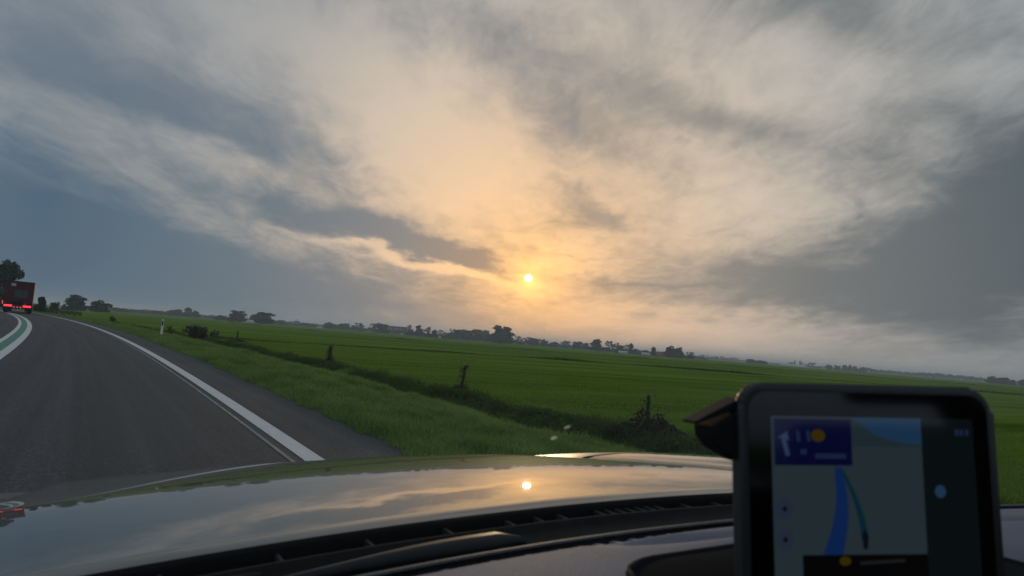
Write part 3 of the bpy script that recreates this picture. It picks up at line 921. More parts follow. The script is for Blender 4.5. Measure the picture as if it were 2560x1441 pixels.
fence_post(19.8, 10.7, .95, .045, 'vine-wrapped post with pale leaves on top, second post from the car', 170, .75, .30, 2, (.08, 0), 9)
fence_post(32.8, 10.7, .86, .07, 'stout overgrown post with a leafy head, third post from the car', 420, .4, .35, 3, (.03, 0), 5)
fence_post(58.0, 12.5, .85, .06, 'small thin post in a low tuft, farthest of the old posts', 40, .95, .25, 4)


# brown bush beyond the white delineator
def shrub(s, o, wd, h, label, m, seed, name='shrub', n=1500, leaf=.08):
    rng = np.random.default_rng(seed)
    p = on_road(s, o)
    root = empty(name, p, 0, label, 'shrub')
    lobes = [(rng.normal(0, wd * .22), rng.normal(0, wd * .2), h * rng.uniform(.25, .75), wd * .2, wd * .2, h * .22) for _ in range(12)] + [(0, 0, h * .45, wd * .36, wd * .34, h * .42)]
    C = crown_pts(rng, lobes, n); C[:, 2] = np.clip(C[:, 2], 0, None)
    V, Fc = quad_cloud(C, leaf, rng)
    link('foliage', mesh_np('foliage', V, Fc), m, root)
    tubes('stems', [([(0, 0, -.1), (l[0] * .5, l[1] * .5, l[2] * .5), l[:3]], [.03, .02, .006]) for l in lobes[:9]], M_BARK, root, 5)
M_BROWN = mat('brown_leaves', rough=.85, build=b_leaf((.028, .020, .012), (.080, .050, .030)))
shrub(60.0, 9.9, 1.9, 1.45, 'rounded brown bush in the grass past the white delineator', M_BROWN, 3)
shrub(84.0, 7.0, .5, 1.1, 'tiny dark spiky plant far along the verge', M_WEED, 5, 'verge_plant', 160, .09)
shrub(50.0, 6.0, .8, .75, 'scraggy little plant behind the white delineator', M_WEED, 6, 'verge_plant', 120, .08)

# delineator
p = on_road(41.5, 4.35)
dl = empty('delineator_post', p, HD_A + rad(-6), 'white roadside delineator post with a dark red reflector', 'delineator')
M_PLAST = mat('white_plastic', rough=.5, build=lambda n, q: n.put(q.inputs['Base Color'], n.mix(n.rng(n.xyz(n.new('ShaderNodeTexCoord').outputs['Object'])[2], 0, .3, .5, 0), (.62, .64, .64), (.30, .31, .26))))
prism('post_body', [(-.065, -.1), (.065, -.1), (.055, .93), (.0, .985), (-.05, .965)], 1, -.035, .035, M_PLAST, dl, .006)
box('black_band', (-.040, -.0385, .62), (.040, -.0355, .88), mat('black_band', (.02, .018, .018), .6), dl)
box('reflector', (-.022, -.043, .68), (.022, -.039, .83), mat('red_reflector', (.07, .012, .010), .3, spec=.5), dl)

# two small green-backed marker signs far along the road
M_TEAL = mat('teal_sign', (.010, .10, .085), .5)
for i, (s_, o_, h_, lab) in enumerate([(172, 20, 2.3, 'small dark teal marker sign, taller of the pair beyond the verge'), (174, 18.6, 1.7, 'small dark teal marker sign, shorter of the pair beyond the verge')]):
    x, y = road_xy(s_, o_)
    r_ = empty('marker_sign', (float(x), float(y), FIELD_Z), HD_A, lab, 'sign')
    tubes('sign_pole', [([(0, 0, -.2), (0, 0, h_ - .9)], [.09, .09])], M_TEAL, r_, 6)
    prism('sign_panel', [(-.45, h_ - .9), (.4, h_ - .95), (.5, h_ - .1), (0, h_), (-.35, h_ - .15)], 1, -.04, .04, M_TEAL, r_)

# ------------------------------------------------------------------ red lorry
def lorry():
    s0 = 89.0
    x, y = road_xy(s0, -1.1)
    x2, y2 = road_xy(s0 + 8, -.45)
    yaw = math.atan2(-(float(x2) - float(x)), float(y2) - float(y)) - rad(.5)
    root = empty('articulated_lorry', (float(x), float(y), 0), yaw, 'dark red box lorry with lit tail lights seen from behind on the bend', 'lorry')
    M_RED = mat('lorry_red', rough=.45, build=lambda n, p: n.put(p.inputs['Base Color'], n.mix(n.noise(n.v('MULTIPLY', pos(n), (1, 1, .4)), 1.5, 5, .7), (.085, .006, .008), (.045, .007, .008))))
    M_BLK = mat('lorry_black', (.015, .015, .016), .7); M_GRY = mat('lorry_grey', (.05, .065, .065), .6)
    M_TYRE = mat('tyre', (.012, .012, .012), .9)
    tr = box('trailer_box', (-1.275, 0, 1.15), (1.275, 9.5, 3.4), M_RED, root, .03)
    for sx in (-1, 1):
        box('rear_door', (min(sx * .03, sx * 1.16), -.045, 1.28), (max(sx * .03, sx * 1.16), -.005, 3.28), M_RED, tr, .012)
        for zz in (1.6, 2.2, 2.9):
            box('hinge', (sx * 1.19 - .05, -.06, zz), (sx * 1.19 + .05, -.003, zz + .1), M_BLK, tr)
        for xo in (.25, .85):
            tubes('lock_bar', [([(sx * xo, -.075, 1.25), (sx * xo, -.075, 3.3)], [.022, .022])], M_BLK, tr, 6)
    box('header_rail', (-1.275, -.05, 3.30), (1.275, -.004, 3.395), M_BLK, tr)
    box('advert_panel', (-.40, -.085, 1.65), (.75, -.05, 2.5), M_GRY, root)
    box('white_sticker', (-.75, -.085, 2.85), (-.35, -.05, 3.15), mat('sticker', (.38, .38, .38), .6), root)
    box('chassis', (-.5, .2, .75), (.5, 12, 1.14), M_BLK, root)
    box('rear_bumper', (-1.22, -.02, .55), (1.22, .14, .98), M_BLK, root, .02)
    M_TAIL = mat('tail_light', (.3, .01, .01), .3, emit=(1.0, .035, .06), estr=1.6)
    M_TAIL2 = mat('tail_light_small', (.3, .02, .02), .3, emit=(1.0, .14, .16), estr=.55)
    for sx in (-1, 1):
        for k_ in range(3):
            x0 = sx * (.58 + .24 * k_)
            box('tail_light', (x0 - .11, -.055, .68), (x0 + .11, -.022, .88), M_TAIL, root, .01)
        box('mudguard', (sx * .95 - .3, 1.1, .25), (sx * .95 + .3, 1.16, 1.05), M_BLK, root)
    for k_ in (-.28, 0, .28):
        box('number_light', (k_ - .07, -.045, .60), (k_ + .07, -.022, .72), M_TAIL2, root)
    box('side_marker', (-1.36, .1, .9), (-1.28, .2, 1.25), M_TAIL2, root)
    def wheel(x_, y_):
        bm = bmesh.new()
        bmesh.ops.create_cone(bm, cap_ends=True, segments=20, radius1=.5, radius2=.5, depth=.38, matrix=Matrix.Translation((x_, y_, .5)) @ Matrix.Rotation(rad(90), 4, 'Y'))
        bmesh.ops.bevel(bm, geom=[e for e in bm.edges if e.calc_face_angle(0) > 1], offset=.05, segments=2, affect='EDGES')
        wv = link('wheel', bm_mesh('wheel', bm), M_TYRE, root)
        bm = bmesh.new()
        bmesh.ops.create_cone(bm, cap_ends=True, segments=14, radius1=.27, radius2=.27, depth=.40, matrix=Matrix.Translation((x_, y_, .5)) @ Matrix.Rotation(rad(90), 4, 'Y'))
        link('rim', bm_mesh('rim', bm), M_STEEL, wv)
    for yy in (2.0, 3.35, 4.7, 13.0, 15.6):
        for sx in (-1, 1):
            wheel(sx * 1.03, yy)
    prism('cab', [(13.4, .6), (16.9, .6), (16.95, 1.6), (16.7, 3.5), (16.1, 3.75), (14.7, 3.75), (13.4, 3.6)], 0, -1.22, 1.22, M_RED, root, .04)
    box('tractor_chassis', (-.5, 11.5, .6), (.5, 16.5, .98), M_BLK, root)
lorry()

# ------------------------------------------------------------------ birds
M_BIRD = mat('bird', (.02, .02, .022), .9)
bme = mesh_np('bird', [(-.75, .05, .18), (-.35, .12, .16), (0, .16, 0), (.35, .12, .16), (.75, .05, .18), (-.35, -.12, .14), (0, -.16, .02), (.35, -.12, .14), (0, .35, .02), (0, -.38, .02), (0, 0, -.09)],
              [(0, 1, 5), (1, 2, 6), (1, 6, 5), (2, 3, 7), (2, 7, 6), (3, 4, 7), (2, 8, 10), (8, 3, 2), (6, 10, 9), (2, 10, 6), (6, 9, 7)])
rb = random.Random(4)
for i, (az, el) in enumerate([(9.3, 15.6), (9.6, 15.55), (10.1, 15.5), (10.35, 15.35), (10.66, 15.25), (10.9, 15.45), (11.14, 15.42), (10.5, 15.05)]):
    q = dirv(az, el) * 430
    o_ = link('bird', bme, M_BIRD)
    o_.location = q; o_.rotation_euler = (rb.uniform(-.3, .3), rb.uniform(-.4, .4), rb.uniform(0, 6.28))
    tag(o_, 'tiny dark bird in the loose flock high over the sun', 'bird', 'birds in the evening flock')

# ------------------------------------------------------------------ the car the picture is taken from
CAR_ROLL = rad(2.5)                            # it leans a little on the banked bend
XC = .36                                       # its centre line, right of the camera
Zl = -RT * math.sin(CAR_ROLL) + Vector((0, 0, 1)) * math.cos(CAR_ROLL)
Xl = RT * math.cos(CAR_ROLL) + Vector((0, 0, 1)) * math.sin(CAR_ROLL)
piv_w = RT * XC + Vector((0, 0, 1.07)); piv_l = Vector((XC, 0, 1.07))
Rm = Matrix(((Xl.x, HD.x, Zl.x), (Xl.y, HD.y, Zl.y), (Xl.z, HD.z, Zl.z)))
car = empty('car', label='silver car seen from inside, its glossy bonnet and dashboard across the foreground', cat='car')
car.matrix_world = Matrix.Translation(piv_w - Rm @ piv_l) @ Rm.to_4x4()

def b_paintwork(n, p):
    fl = n.noise(n.new('ShaderNodeTexCoord').outputs['Object'], 900, 2, .6)
    n.put(p.inputs['Base Color'], n.mix(fl, (.045, .044, .038), (.085, .082, .070)))
    dust = n.noise(n.new('ShaderNodeTexCoord').outputs['Object'], 5, 4, .6)
    n.put(p.inputs['Coat Roughness'], n.m('MULTIPLY_ADD', dust, .012, .006))
M_CAR = mat('car_paint', rough=.6, metal=.0, spec=.2, coat=1.0, build=b_paintwork)
MATS['car_paint'].node_tree.nodes['Principled BSDF'].inputs['Coat IOR'].default_value = 1.95
M_CPLAS = mat('cowl_plastic', rough=.6, spec=.09, build=lambda n, p: (n.put(p.inputs['Base Color'], n.ramp(n.noise(n.new('ShaderNodeTexCoord').outputs['Object'], 40, 4, .6), [(.3, (.004, .0045, .005)), (.7, (.010, .011, .012))])), bump(n, p, n.noise(n.new('ShaderNodeTexCoord').outputs['Object'], 700, 2, .5), .0004))[0])
M_RUB = mat('rubber', (.012, .012, .013), .8, spec=.12)
def b_dash(n, p):
    P = n.new('ShaderNodeTexCoord').outputs['Object']
    g = n.noise(P, 420, 3, .6)
    n.put(p.inputs['Base Color'], n.mix(n.noise(P, 9, 4, .6), (.125, .130, .160), (.180, .186, .225)))
    n.put(p.inputs['Roughness'], n.m('MULTIPLY_ADD', g, .2, .6))
    bump(n, p, g, .0012)
M_DASH = mat('dashboard_plastic', rough=.7, spec=.3, build=b_dash)
def b_grille(n, p):
    P = n.new('ShaderNodeTexCoord').outputs['Object']
    x, y, z = n.xyz(P)
    q = n.m('SINE', n.m('MULTIPLY', n.m('ADD', x, y), 1500)); r = n.m('SINE', n.m('MULTIPLY', n.m('SUBTRACT', x, y), 1500))
    h = n.m('MULTIPLY', q, r)
    n.put(p.inputs['Base Color'], n.mix(n.rng(h, -.3, .4), (.002, .0035, .005), (.008, .013, .019)))
    bump(n, p, h, .0002)
M_GRILLE = mat('speaker_mesh', rough=.95, spec=.03, build=b_grille)
M_TRIM = mat('cabin_trim', (.014, .014, .015), .9, spec=.1)
M_HEAD = mat('headlining', (.10, .10, .10), .95)
M_SEAT = mat('seat_cloth', (.035, .034, .036), .95)

def sstep(t):
    t = np.clip(t, 0, 1); return t * t * (3 - 2 * t)
def shut_half(y):                              # half width of the bonnet panel
    return np.interp(y, [.45, .55, .68, .776, .944, 1.075, 1.2, 1.5], [.70, .66, .60, .555, .50, .445, .41, .40])
def y_front(xc):
    return 1.535 - .47 * xc ** 2
def body_z(xc, y):
    t = y - .62
    z = 1.076 - .066 * t - .078 * t * t - .052 * xc ** 2
    z -= .20 * np.clip((y - (y_front(xc) - .16)) / .16, 0, 1) ** 2 * .16
    e = np.abs(xc) - shut_half(y)
    e = np.clip(e, 0, 1) * sstep((y - .55) / .2)
    z -= .035 * sstep((np.abs(xc) - .58) / .25) * (1 - sstep((y - .60) / .25))
    z += .10 * e - .26 * e * e - .9 * np.clip(np.abs(xc) - .80, 0, 1) ** 2 * 4
    return z
def body_patch(name, u0, u1, ys, nx, m, parent, drop=True):
    """u: signed fractions/offset functions of y giving the side limits"""
    n = len(ys)
    U = np.linspace(0, 1, nx)[None, :]
    Y = np.repeat(ys[:, None], nx, 1)
    X0 = u0(ys)[:, None]; X1 = u1(ys)[:, None]
    Xc = X0 + (X1 - X0) * U
    return Xc, Y
# bonnet: parametrise front limit by x so that it follows the nose
nx, ny = 81, 70
xi = np.linspace(-1, 1, nx)[None, :]; vi = np.linspace(0, 1, ny)[:, None]
yr = lambda xc: .616 - .16 * np.abs(xc) ** 2.2
Yt = None
Xc = xi * .60 + 0 * vi
for _ in range(6):
    Y = yr(Xc) + (y_front(Xc) - yr(Xc)) * vi
    Xc = xi * shut_half(Y)
Y = yr(Xc) + (y_front(Xc) - yr(Xc)) * vi
Z = body_z(Xc, Y)
ed = np.minimum(1 - np.abs(xi) + 0 * vi, 1)
Z = Z - .002 * np.exp(-(ed * .6 / .012) ** 2)                # rolled side edges
Z = Z - .003 * np.exp(-((Y - yr(Xc)) / .004) ** 2)           # rolled rear edge
bon = link('bonnet', grid_mesh('bonnet', Xc + XC, Y, Z), M_CAR, car)
# rear lip of the bonnet, turned down
Xr = np.linspace(-.63, .63, 60)
yy = yr(Xr)
zz = body_z(Xr, yy) - .003
link('bonnet_lip', grid_mesh('bonnet_lip', np.stack([Xr + XC] * 3), np.stack([yy, yy - .004, yy + .01]), np.stack([zz, zz - .004, zz - .03])), M_RUB, bon)
for sx in (-1, 1):
    ys = np.linspace(.46, 1.5, 70)
    U = np.linspace(0, 1, 26)[None, :]
    A = (shut_half(ys) + .006)[:, None]
    Bm = np.minimum(.885, np.sqrt(np.clip((1.535 - ys) / .47, .0, 9)) + .02)[:, None]
    Bm = np.maximum(Bm, A + .02)
    Xw = A + (Bm - A) * U
    Yw = np.repeat(ys[:, None], 26, 1)
    Zw = body_z(Xw, Yw) - .002 * np.exp(-((Xw - A) / .010) ** 2)
    cut = int(np.searchsorted(ys, 1.06))
    wing = link('front_wing', grid_mesh('front_wing', (sx * Xw + XC)[:cut], Yw[:cut], Zw[:cut]), M_CAR, car)
    lamp = link('dull_headlight', grid_mesh('dull_headlight', (sx * Xw + XC)[cut:], Yw[cut:] + .002, Zw[cut:] - .001 - .05 * np.clip(Yw[cut:] - 1.08, 0, 1)), mat('dull_lens', (.05, .05, .05), .42, spec=.25), car)  # added dull piece over the wing front, keeps a sun glint off it
    # outer side of the wing
    Ye, Ze, Xe = Yw[:, -1], Zw[:, -1], Xw[:, -1]
    link('wing_side', grid_mesh('wing_side', np.stack([sx * Xe + XC, sx * (Xe + .02) + XC, sx * (Xe + .015) + XC]), np.stack([Ye, Ye, Ye]), np.stack([Ze, Ze - .12, 0 * Ze + .35])), M_CAR, wing)
# nose below the bonnet edge
Xn = np.linspace(-.85, .85, 40); yn = y_front(Xn)
link('front_bumper', grid_mesh('front_bumper', np.stack([Xn + XC] * 4), np.stack([yn - .005, yn + .03, yn + .07, yn + .02]), np.stack([body_z(Xn, yn) - .003, body_z(Xn, yn) - .08, 0 * Xn + .55, 0 * Xn + .28])), M_CAR, car)
link('grille', grid_mesh('grille', np.stack([np.linspace(-.4, .4, 12) + XC] * 2), np.stack([y_front(np.linspace(-.4, .4, 12)) + .062] * 2), np.stack([0 * np.linspace(0, 1, 12) + .86, 0 * np.linspace(0, 1, 12) + .66])), M_RUB, car)

# scuttle (cowl) between bonnet and glass
Xk = np.linspace(-.72, .72, 60)
ykr = lambda v: .616 - .16 * np.abs(v) ** 2.2
rowsY, rowsZ = [], []
for dy_, z_ in [(.020, 1.050), (-.004, 1.058), (-.010, 1.060), (-.026, 1.0630), (-.0295, 1.0660), (-.0325, 1.0690), (-.0365, 1.0687), (-.041, 1.0635), (-.060, 1.0600), (-.095, 1.0610), (-.122, 1.0660)]:
    rowsY.append(ykr(Xk) + dy_); rowsZ.append(z_ - .052 * Xk ** 2)
cowl = link('scuttle_panel', grid_mesh('scuttle_panel', np.stack([Xk + XC] * len(rowsY)), np.stack(rowsY), np.stack(rowsZ)), M_CPLAS, car)
bm = bmesh.new()
for q in np.concatenate([[-.30, -.21, -.13, -.05, .02, .055, .085], np.linspace(.135, .22, 7), np.linspace(.26, .55, 7)]):
    yq = float(ykr(q)); zq = 1.066 - .052 * q * q
    bm_box(bm, (q + XC - .0016, yq - .027, zq - .008), (q + XC + .0016, yq - .004, zq - .0005))
link('scuttle_ribs', bm_mesh('scuttle_ribs', bm), mat('rib_plastic', (.030, .032, .036), .6, spec=.2), cowl)['kind'] = 'stuff'
bm = bmesh.new(); bmesh.ops.create_uvsphere(bm, u_segments=10, v_segments=6, radius=.0035, matrix=Matrix.Translation((.415, .600, 1.037)))
link('washer_jet', bm_mesh('washer_jet', bm, True), M_CPLAS, cowl)

# wiper: rounded arm head by the middle of the scuttle, arm and blade running along the glass
M_WIPE = mat('wiper_plastic', (.010, .012, .014), .5, spec=.22)
def wiper(x_end, x_far, name):
    xs = np.linspace(x_end, x_far, 26)
    V, Fc = [], []
    sec = [(-.5, 0), (-.42, .75), (-.1, 1), (.3, .95), (.5, .5), (.5, 0)]
    for i, x_ in enumerate(xs):
        t = i / 25
        wdt = .026 * (1 - .72 * sstep(np.array((t - .06) / .30))) * (1 if i else .55)
        hgt = .013 * (1 - .55 * sstep(np.array((t - .10) / .30))) * (1 if i else .5)
        yc = float(ykr(x_ - XC)) - .066 - .018 * t
        zc_ = 1.062 - .052 * (x_ - XC) ** 2 + .004 * t
        V += [(x_, yc + a_ * wdt, zc_ + b_ * hgt) for a_, b_ in sec]
    k_ = len(sec)
    for i in range(25):
        for j in range(k_):
            Fc.append((i * k_ + j, i * k_ + (j + 1) % k_, (i + 1) * k_ + (j + 1) % k_, (i + 1) * k_ + j))
    o_ = link(name, mesh_np(name, V, Fc + [(0, 1, 2, 3), (0, 3, 4, 5)], True), M_WIPE, car)
    return o_
wa = wiper(.362, -.33, 'wiper_arm')
tubes('wiper_blade', [([(-.32, .495, 1.085), (-.05, .515, 1.077), (.12, .522, 1.074)], [.006, .007, .006])], M_RUB, wa, 6)

# windscreen
def b_glass(n, p):
    tr = n.new('ShaderNodeBsdfTransparent'); tr.inputs[0].default_value = (.955, .97, .965, 1)
    gl = n.new('ShaderNodeBsdfGlossy'); gl.inputs['Roughness'].default_value = .01
    fr = n.new('ShaderNodeFresnel'); fr.inputs[0].default_value = 1.12
    mx = n.new('ShaderNodeMixShader')
    n.put(mx.inputs[0], fr.outputs[0])
    n.t.links.new(tr.outputs[0], mx.inputs[1]); n.t.links.new(gl.outputs[0], mx.inputs[2])
    # faint film of dirt on the glass
    P = n.new('ShaderNodeTexCoord').outputs['Object']
    spots = n.rng(n.noise(P, 3, 4, .6), .4, .9, 0.0, .004)
    df = n.new('ShaderNodeBsdfTranslucent'); df.inputs[0].default_value = (.75, .72, .62, 1)
    m2 = n.new('ShaderNodeMixShader'); n.put(m2.inputs[0], spots)
    n.t.links.new(mx.outputs[0], m2.inputs[1]); n.t.links.new(df.outputs[0], m2.inputs[2])
    out = [q for q in n.t.nodes if q.type == 'OUTPUT_MATERIAL'][0]
    n.t.links.new(m2.outputs[0], out.inputs[0])
M_GLASS = mat('windscreen_glass', build=b_glass)
u = np.linspace(-1, 1, 31)[None, :]; v = np.linspace(0, 1, 21)[:, None]
hw = .765 - .16 * v
Xg = u * hw; Yg = (.512 - .14 * np.abs(Xg) ** 2.2) + (-.34 - .512) * v - .10 * u ** 2 * v; Zg = 1.068 - .052 * Xg ** 2 * (1 - v) + v * .50 + .05 * np.sin(v * math.pi) - .03 * u ** 2 * v
ws = link('windscreen', grid_mesh('windscreen', Xg + XC, Yg, Zg), M_GLASS, car)
tubes('windscreen_seal', [([(float(Xg[0, i]) + XC, float(Yg[0, i]) + .004, float(Zg[0, i]) - .003) for i in range(31)], [.006] * 31)], M_RUB, ws, 6)

def b_speck(n, p):
    tl = n.new('ShaderNodeBsdfTranslucent'); tl.inputs[0].default_value = (.62, .60, .42, 1)
    n.t.links.new(tl.outputs[0], [q for q in n.t.nodes if q.type == 'OUTPUT_MATERIAL'][0].inputs[0])
M_SPECK = mat('dried_dirt', build=b_speck)
gn = Vector((0, .506, .862)); gu = Vector((1, 0, 0)); gv = gn.cross(gu)
for (sx_, sy_, sz_, sr_) in ((.2364, .3259, 1.2026, .0026), (.2429, .3224, 1.2091, .0020), (.3361, .3123, 1.2154, .0015), (.3616, .3267, 1.2142, .0018)):
    pc = Vector((sx_, sy_, sz_))
    rs_ = random.Random(int(sx_ * 9999))
    me = bpy.data.meshes.new('dirt_speck')
    me.from_pydata([tuple(pc + (gu * math.cos(t) + gv * math.sin(t) * 1.3) * sr_ * rs_.uniform(.6, 1.1)) for t in np.linspace(0, 6.283, 10)[:-1]], [], [tuple(range(9))]); me.update()
    link('dirt_speck', me, M_SPECK, ws)
# dashboard
_dp = np.polyfit([-.5, -.1, .198, .266, .34, .38, .496, .65, .83, 1.2], [.27, .375, .425, .43, .4335, .433, .419, .395, .355, .22], 4)
ydf = lambda x_: np.polyval(_dp, x_)
xs = np.linspace(-.50, 1.22, 150); vv = np.concatenate([np.linspace(0, .3, 44), np.linspace(.31, 1, 40)])
Xd, Vd = np.meshgrid(xs, vv)
Yd = ydf(Xd) - Vd * .42
Zd = 1.098 + .004 * np.sin(np.clip(Vd / .3, 0, 1) * math.pi) - .22 * np.clip((Vd - .30) / .70, 0, 1) ** 1.5
yv = .402 - .27 * (Xd - .45)
val = np.exp(-((Yd - yv) / .010) ** 2) * sstep((Xd - .33) / .10)
Zd -= .007 * val
Zd += .010 * sstep((yv - .006 - Yd) / .03) * sstep((Xd - .36) / .14) * (1 - sstep((Vd - .3) / .2))
Zd[0, :] -= .001
dash = link('dashboard', grid_mesh('dashboard', Xd, Yd, Zd), M_DASH, car)
def dash_z(x_, y_):
    i = np.argmin(np.abs(xs - x_)); col = Yd[:, i]
    return float(np.interp(-y_, -col, Zd[:, i]))
# front face of the dash top, vent slot and its lip
e0 = ydf(xs)
link('vent_slot', grid_mesh('vent_slot', np.stack([xs] * 3), np.stack([e0 + .0005, e0 + .002, e0 + .034]), np.stack([0 * xs + 1.0955, 0 * xs + 1.068, 0 * xs + 1.062])), M_TRIM, dash)
gap = .019 + 0 * xs
lipm = mat('vent_lip', rough=.6, build=lambda n, p: (n.put(p.inputs['Base Color'], n.ramp(n.noise(n.new('ShaderNodeTexCoord').outputs['Object'], 700, 3, .6), [(.35, (.05, .052, .055)), (.65, (.13, .135, .14))])), bump(n, p, n.noise(n.new('ShaderNodeTexCoord').outputs['Object'], 900, 2, .6), .0004))[0])
link('vent_lip', grid_mesh('vent_lip', np.stack([xs] * 4), np.stack([e0 + gap, e0 + gap + .0002, e0 + gap + .0032, e0 + gap + .0042]), np.stack([0 * xs + 1.0945, 0 * xs + 1.0960, 0 * xs + 1.0963, 0 * xs + 1.088])), lipm, dash)
link('screen_shelf', grid_mesh('screen_shelf', np.stack([xs] * 3), np.stack([e0 + gap + .0043, e0 + gap + .008, e0 + .075]), np.stack([0 * xs + 1.088, 0 * xs + 1.072, 0 * xs + 1.056])), M_TRIM, dash)
for x_ in [.08, .13, .18, .226, .265, .297, .327, .346, .362, .379, .398, .416, .438, .457, .481, .51, .545, .585, .63, .68, .73, .78, .83]:
    y_ = float(ydf(x_)); g_ = .019
    prism('vent_vane', [(y_ - .001, 1.0958), (y_ + g_ * .55, 1.0935), (y_ + g_, 1.084), (y_ + g_, 1.070), (y_ - .001, 1.070)], 0, x_ - .0022, x_ + .0022, M_DASH, dash)
# speaker grille let into the dash
def rounded(x0, x1, y0, y1, r, n=7):
    P = []
    for cx, cy, a0 in ((x1 - r, y1 - r, 0), (x0 + r, y1 - r, 90), (x0 + r, y0 + r, 180), (x1 - r, y0 + r, 270)):
        P += [(cx + r * math.cos(rad(a0 + 90 * i / n)), cy + r * math.sin(rad(a0 + 90 * i / n))) for i in range(n + 1)]
    return P
def skewed(P, kx):
    return [(x_, y_ - kx * (x_ - .42)) for x_, y_ in P]
gx = skewed(rounded(.296, .58, .16, .346, .045), .06)
def dome(name, P, m, z_off, rise, inset, parent):
    cx = sum(p_[0] for p_ in P) / len(P); cy = sum(p_[1] for p_ in P) / len(P)
    V, Fc = [], []
    n_ = len(P); rings = 8
    for r_ in range(rings):
        t = 1 - r_ / rings
        for (x_, y_) in P:
            xx, yy_ = cx + (x_ - cx) * t, cy + (y_ - cy) * t
            V.append((xx, yy_, 1.1005 + z_off + rise * (1 - t ** 4)))
    V.append((cx, cy, 1.1005 + z_off + rise))
    F4 = [(r_ * n_ + i, r_ * n_ + (i + 1) % n_, (r_ + 1) * n_ + (i + 1) % n_, (r_ + 1) * n_ + i) for r_ in range(rings - 1) for i in range(n_)]
    F4 += [((rings - 1) * n_ + i, (rings - 1) * n_ + (i + 1) % n_, len(V) - 1, len(V) - 1) for i in range(n_)]
    bm = bmesh.new(); vs = [bm.verts.new(q) for q in V]
    for f in F4:
        f = list(dict.fromkeys(f)); bm.faces.new([vs[i] for i in f])
    return link(name, bm_mesh(name, bm, True), m, parent)
sp_ = dome('speaker_grille', gx, M_GRILLE, .0125, .006, 0, dash)
tubes('speaker_rim', [([(x_, y_, 1.1125) for x_, y_ in gx + gx[:1]], [.0028] * (len(gx) + 1))], M_RUB, sp_, 6)

# cabin: roof, pillars, doors, seats
roofp = [(-.40, 1.60), (-.9, 1.655), (-1.6, 1.65), (-2.3, 1.58)]
for nm, m_, dz_, pr in (('roof', M_CAR, .03, car), ('headlining', M_HEAD, .0, None)):
    Xq = np.linspace(-.62, .62, 14)[None, :]; 
    Yq = np.repeat(np.array([q[0] for q in roofp])[:, None], 14, 1); Zq = np.array([q[1] for q in roofp])[:, None] + dz_ - .12 * Xq ** 2 - .0
    o_ = link(nm, grid_mesh(nm, np.repeat(Xq, 4, 0) + XC, Yq, Zq), m_, pr if pr else roof_ob)
    roof_ob = o_
for sx in (-1, 1):
    sxx = lambda q: XC + sx * q
    tubes('windscreen_pillar', [([(sxx(.80), .40, 1.03), (sxx(.735), .05, 1.28), (sxx(.655), -.40, 1.575)], [.035, .032, .03])], M_TRIM, car, 8)
    tubes('centre_pillar', [([(sxx(.88), -.72, .95), (sxx(.80), -.76, 1.3), (sxx(.66), -.80, 1.59)], [.05, .045, .04])], M_TRIM, car, 8)
    tubes('rear_pillar', [([(sxx(.86), -1.75, .98), (sxx(.66), -2.1, 1.55)], [.09, .07])], M_TRIM, car, 8)
    tubes('roof_rail', [([(sxx(.655), -.40, 1.575), (sxx(.66), -.9, 1.61), (sxx(.66), -1.6, 1.6), (sxx(.64), -2.2, 1.54)], [.03, .035, .035, .035])], M_TRIM, car, 8)
    for nm, ya, yb in (('front_door', -.74, .38), ('rear_door', -1.78, -.75)):
        a_, b_ = sorted((sxx(.84), sxx(.90)))
        dr = box(nm, (a_, ya, .32), (b_, yb, 1.02), M_TRIM, car, .02)
        link('side_window', grid_mesh('side_window', np.array([[sxx(.86), sxx(.86)], [sxx(.70), sxx(.70)]]), np.array([[ya + .02, yb - .02], [ya + .02, min(yb - .02, -.35)]]), np.array([[1.0, 1.0], [1.57, 1.57]])), M_GLASS, dr)
box('cabin_floor', (XC - .86, -2.3, .26), (XC + .86, .5, .32), M_TRIM, car)
box('bulkhead', (XC - .82, .30, .30), (XC + .82, .36, 1.06), M_TRIM, car)
box('tailgate', (XC - .82, -2.42, .30), (XC + .82, -2.34, 1.02), M_TRIM, car)
for sx in (-1, 1):
    cx = XC + sx * .36
    st = box('seat', (cx - .26, -1.0, .35), (cx + .26, -.48, .62), M_SEAT, car, .05)
    prism('seat_back', [(-1.0, .55), (-.86, .55), (-1.06, 1.25), (-1.18, 1.25)], 0, cx - .25, cx + .25, M_SEAT, st, .03)
    prism('headrest', [(-1.13, 1.30), (-1.03, 1.29), (-1.07, 1.47), (-1.16, 1.47)], 0, cx - .13, cx + .13, M_SEAT, st, .03)
for sx in (-1, 1):
    for yw in (1.0, -1.6):
        bm = bmesh.new()
        bmesh.ops.create_cone(bm, cap_ends=True, segments=24, radius1=.33, radius2=.33, depth=.22, matrix=Matrix.Translation((XC + sx * .77, yw, .33 + .0)) @ Matrix.Rotation(rad(90), 4, 'Y'))
        wv = link('wheel', bm_mesh('wheel', bm), mat('tyre', (.012, .012, .012), .9), car)
        bm = bmesh.new()
        bmesh.ops.create_cone(bm, cap_ends=True, segments=18, radius1=.22, radius2=.22, depth=.235, matrix=Matrix.Translation((XC + sx * .77, yw, .33)) @ Matrix.Rotation(rad(90), 4, 'Y'))
        link('rim', bm_mesh('rim', bm), M_STEEL, wv)

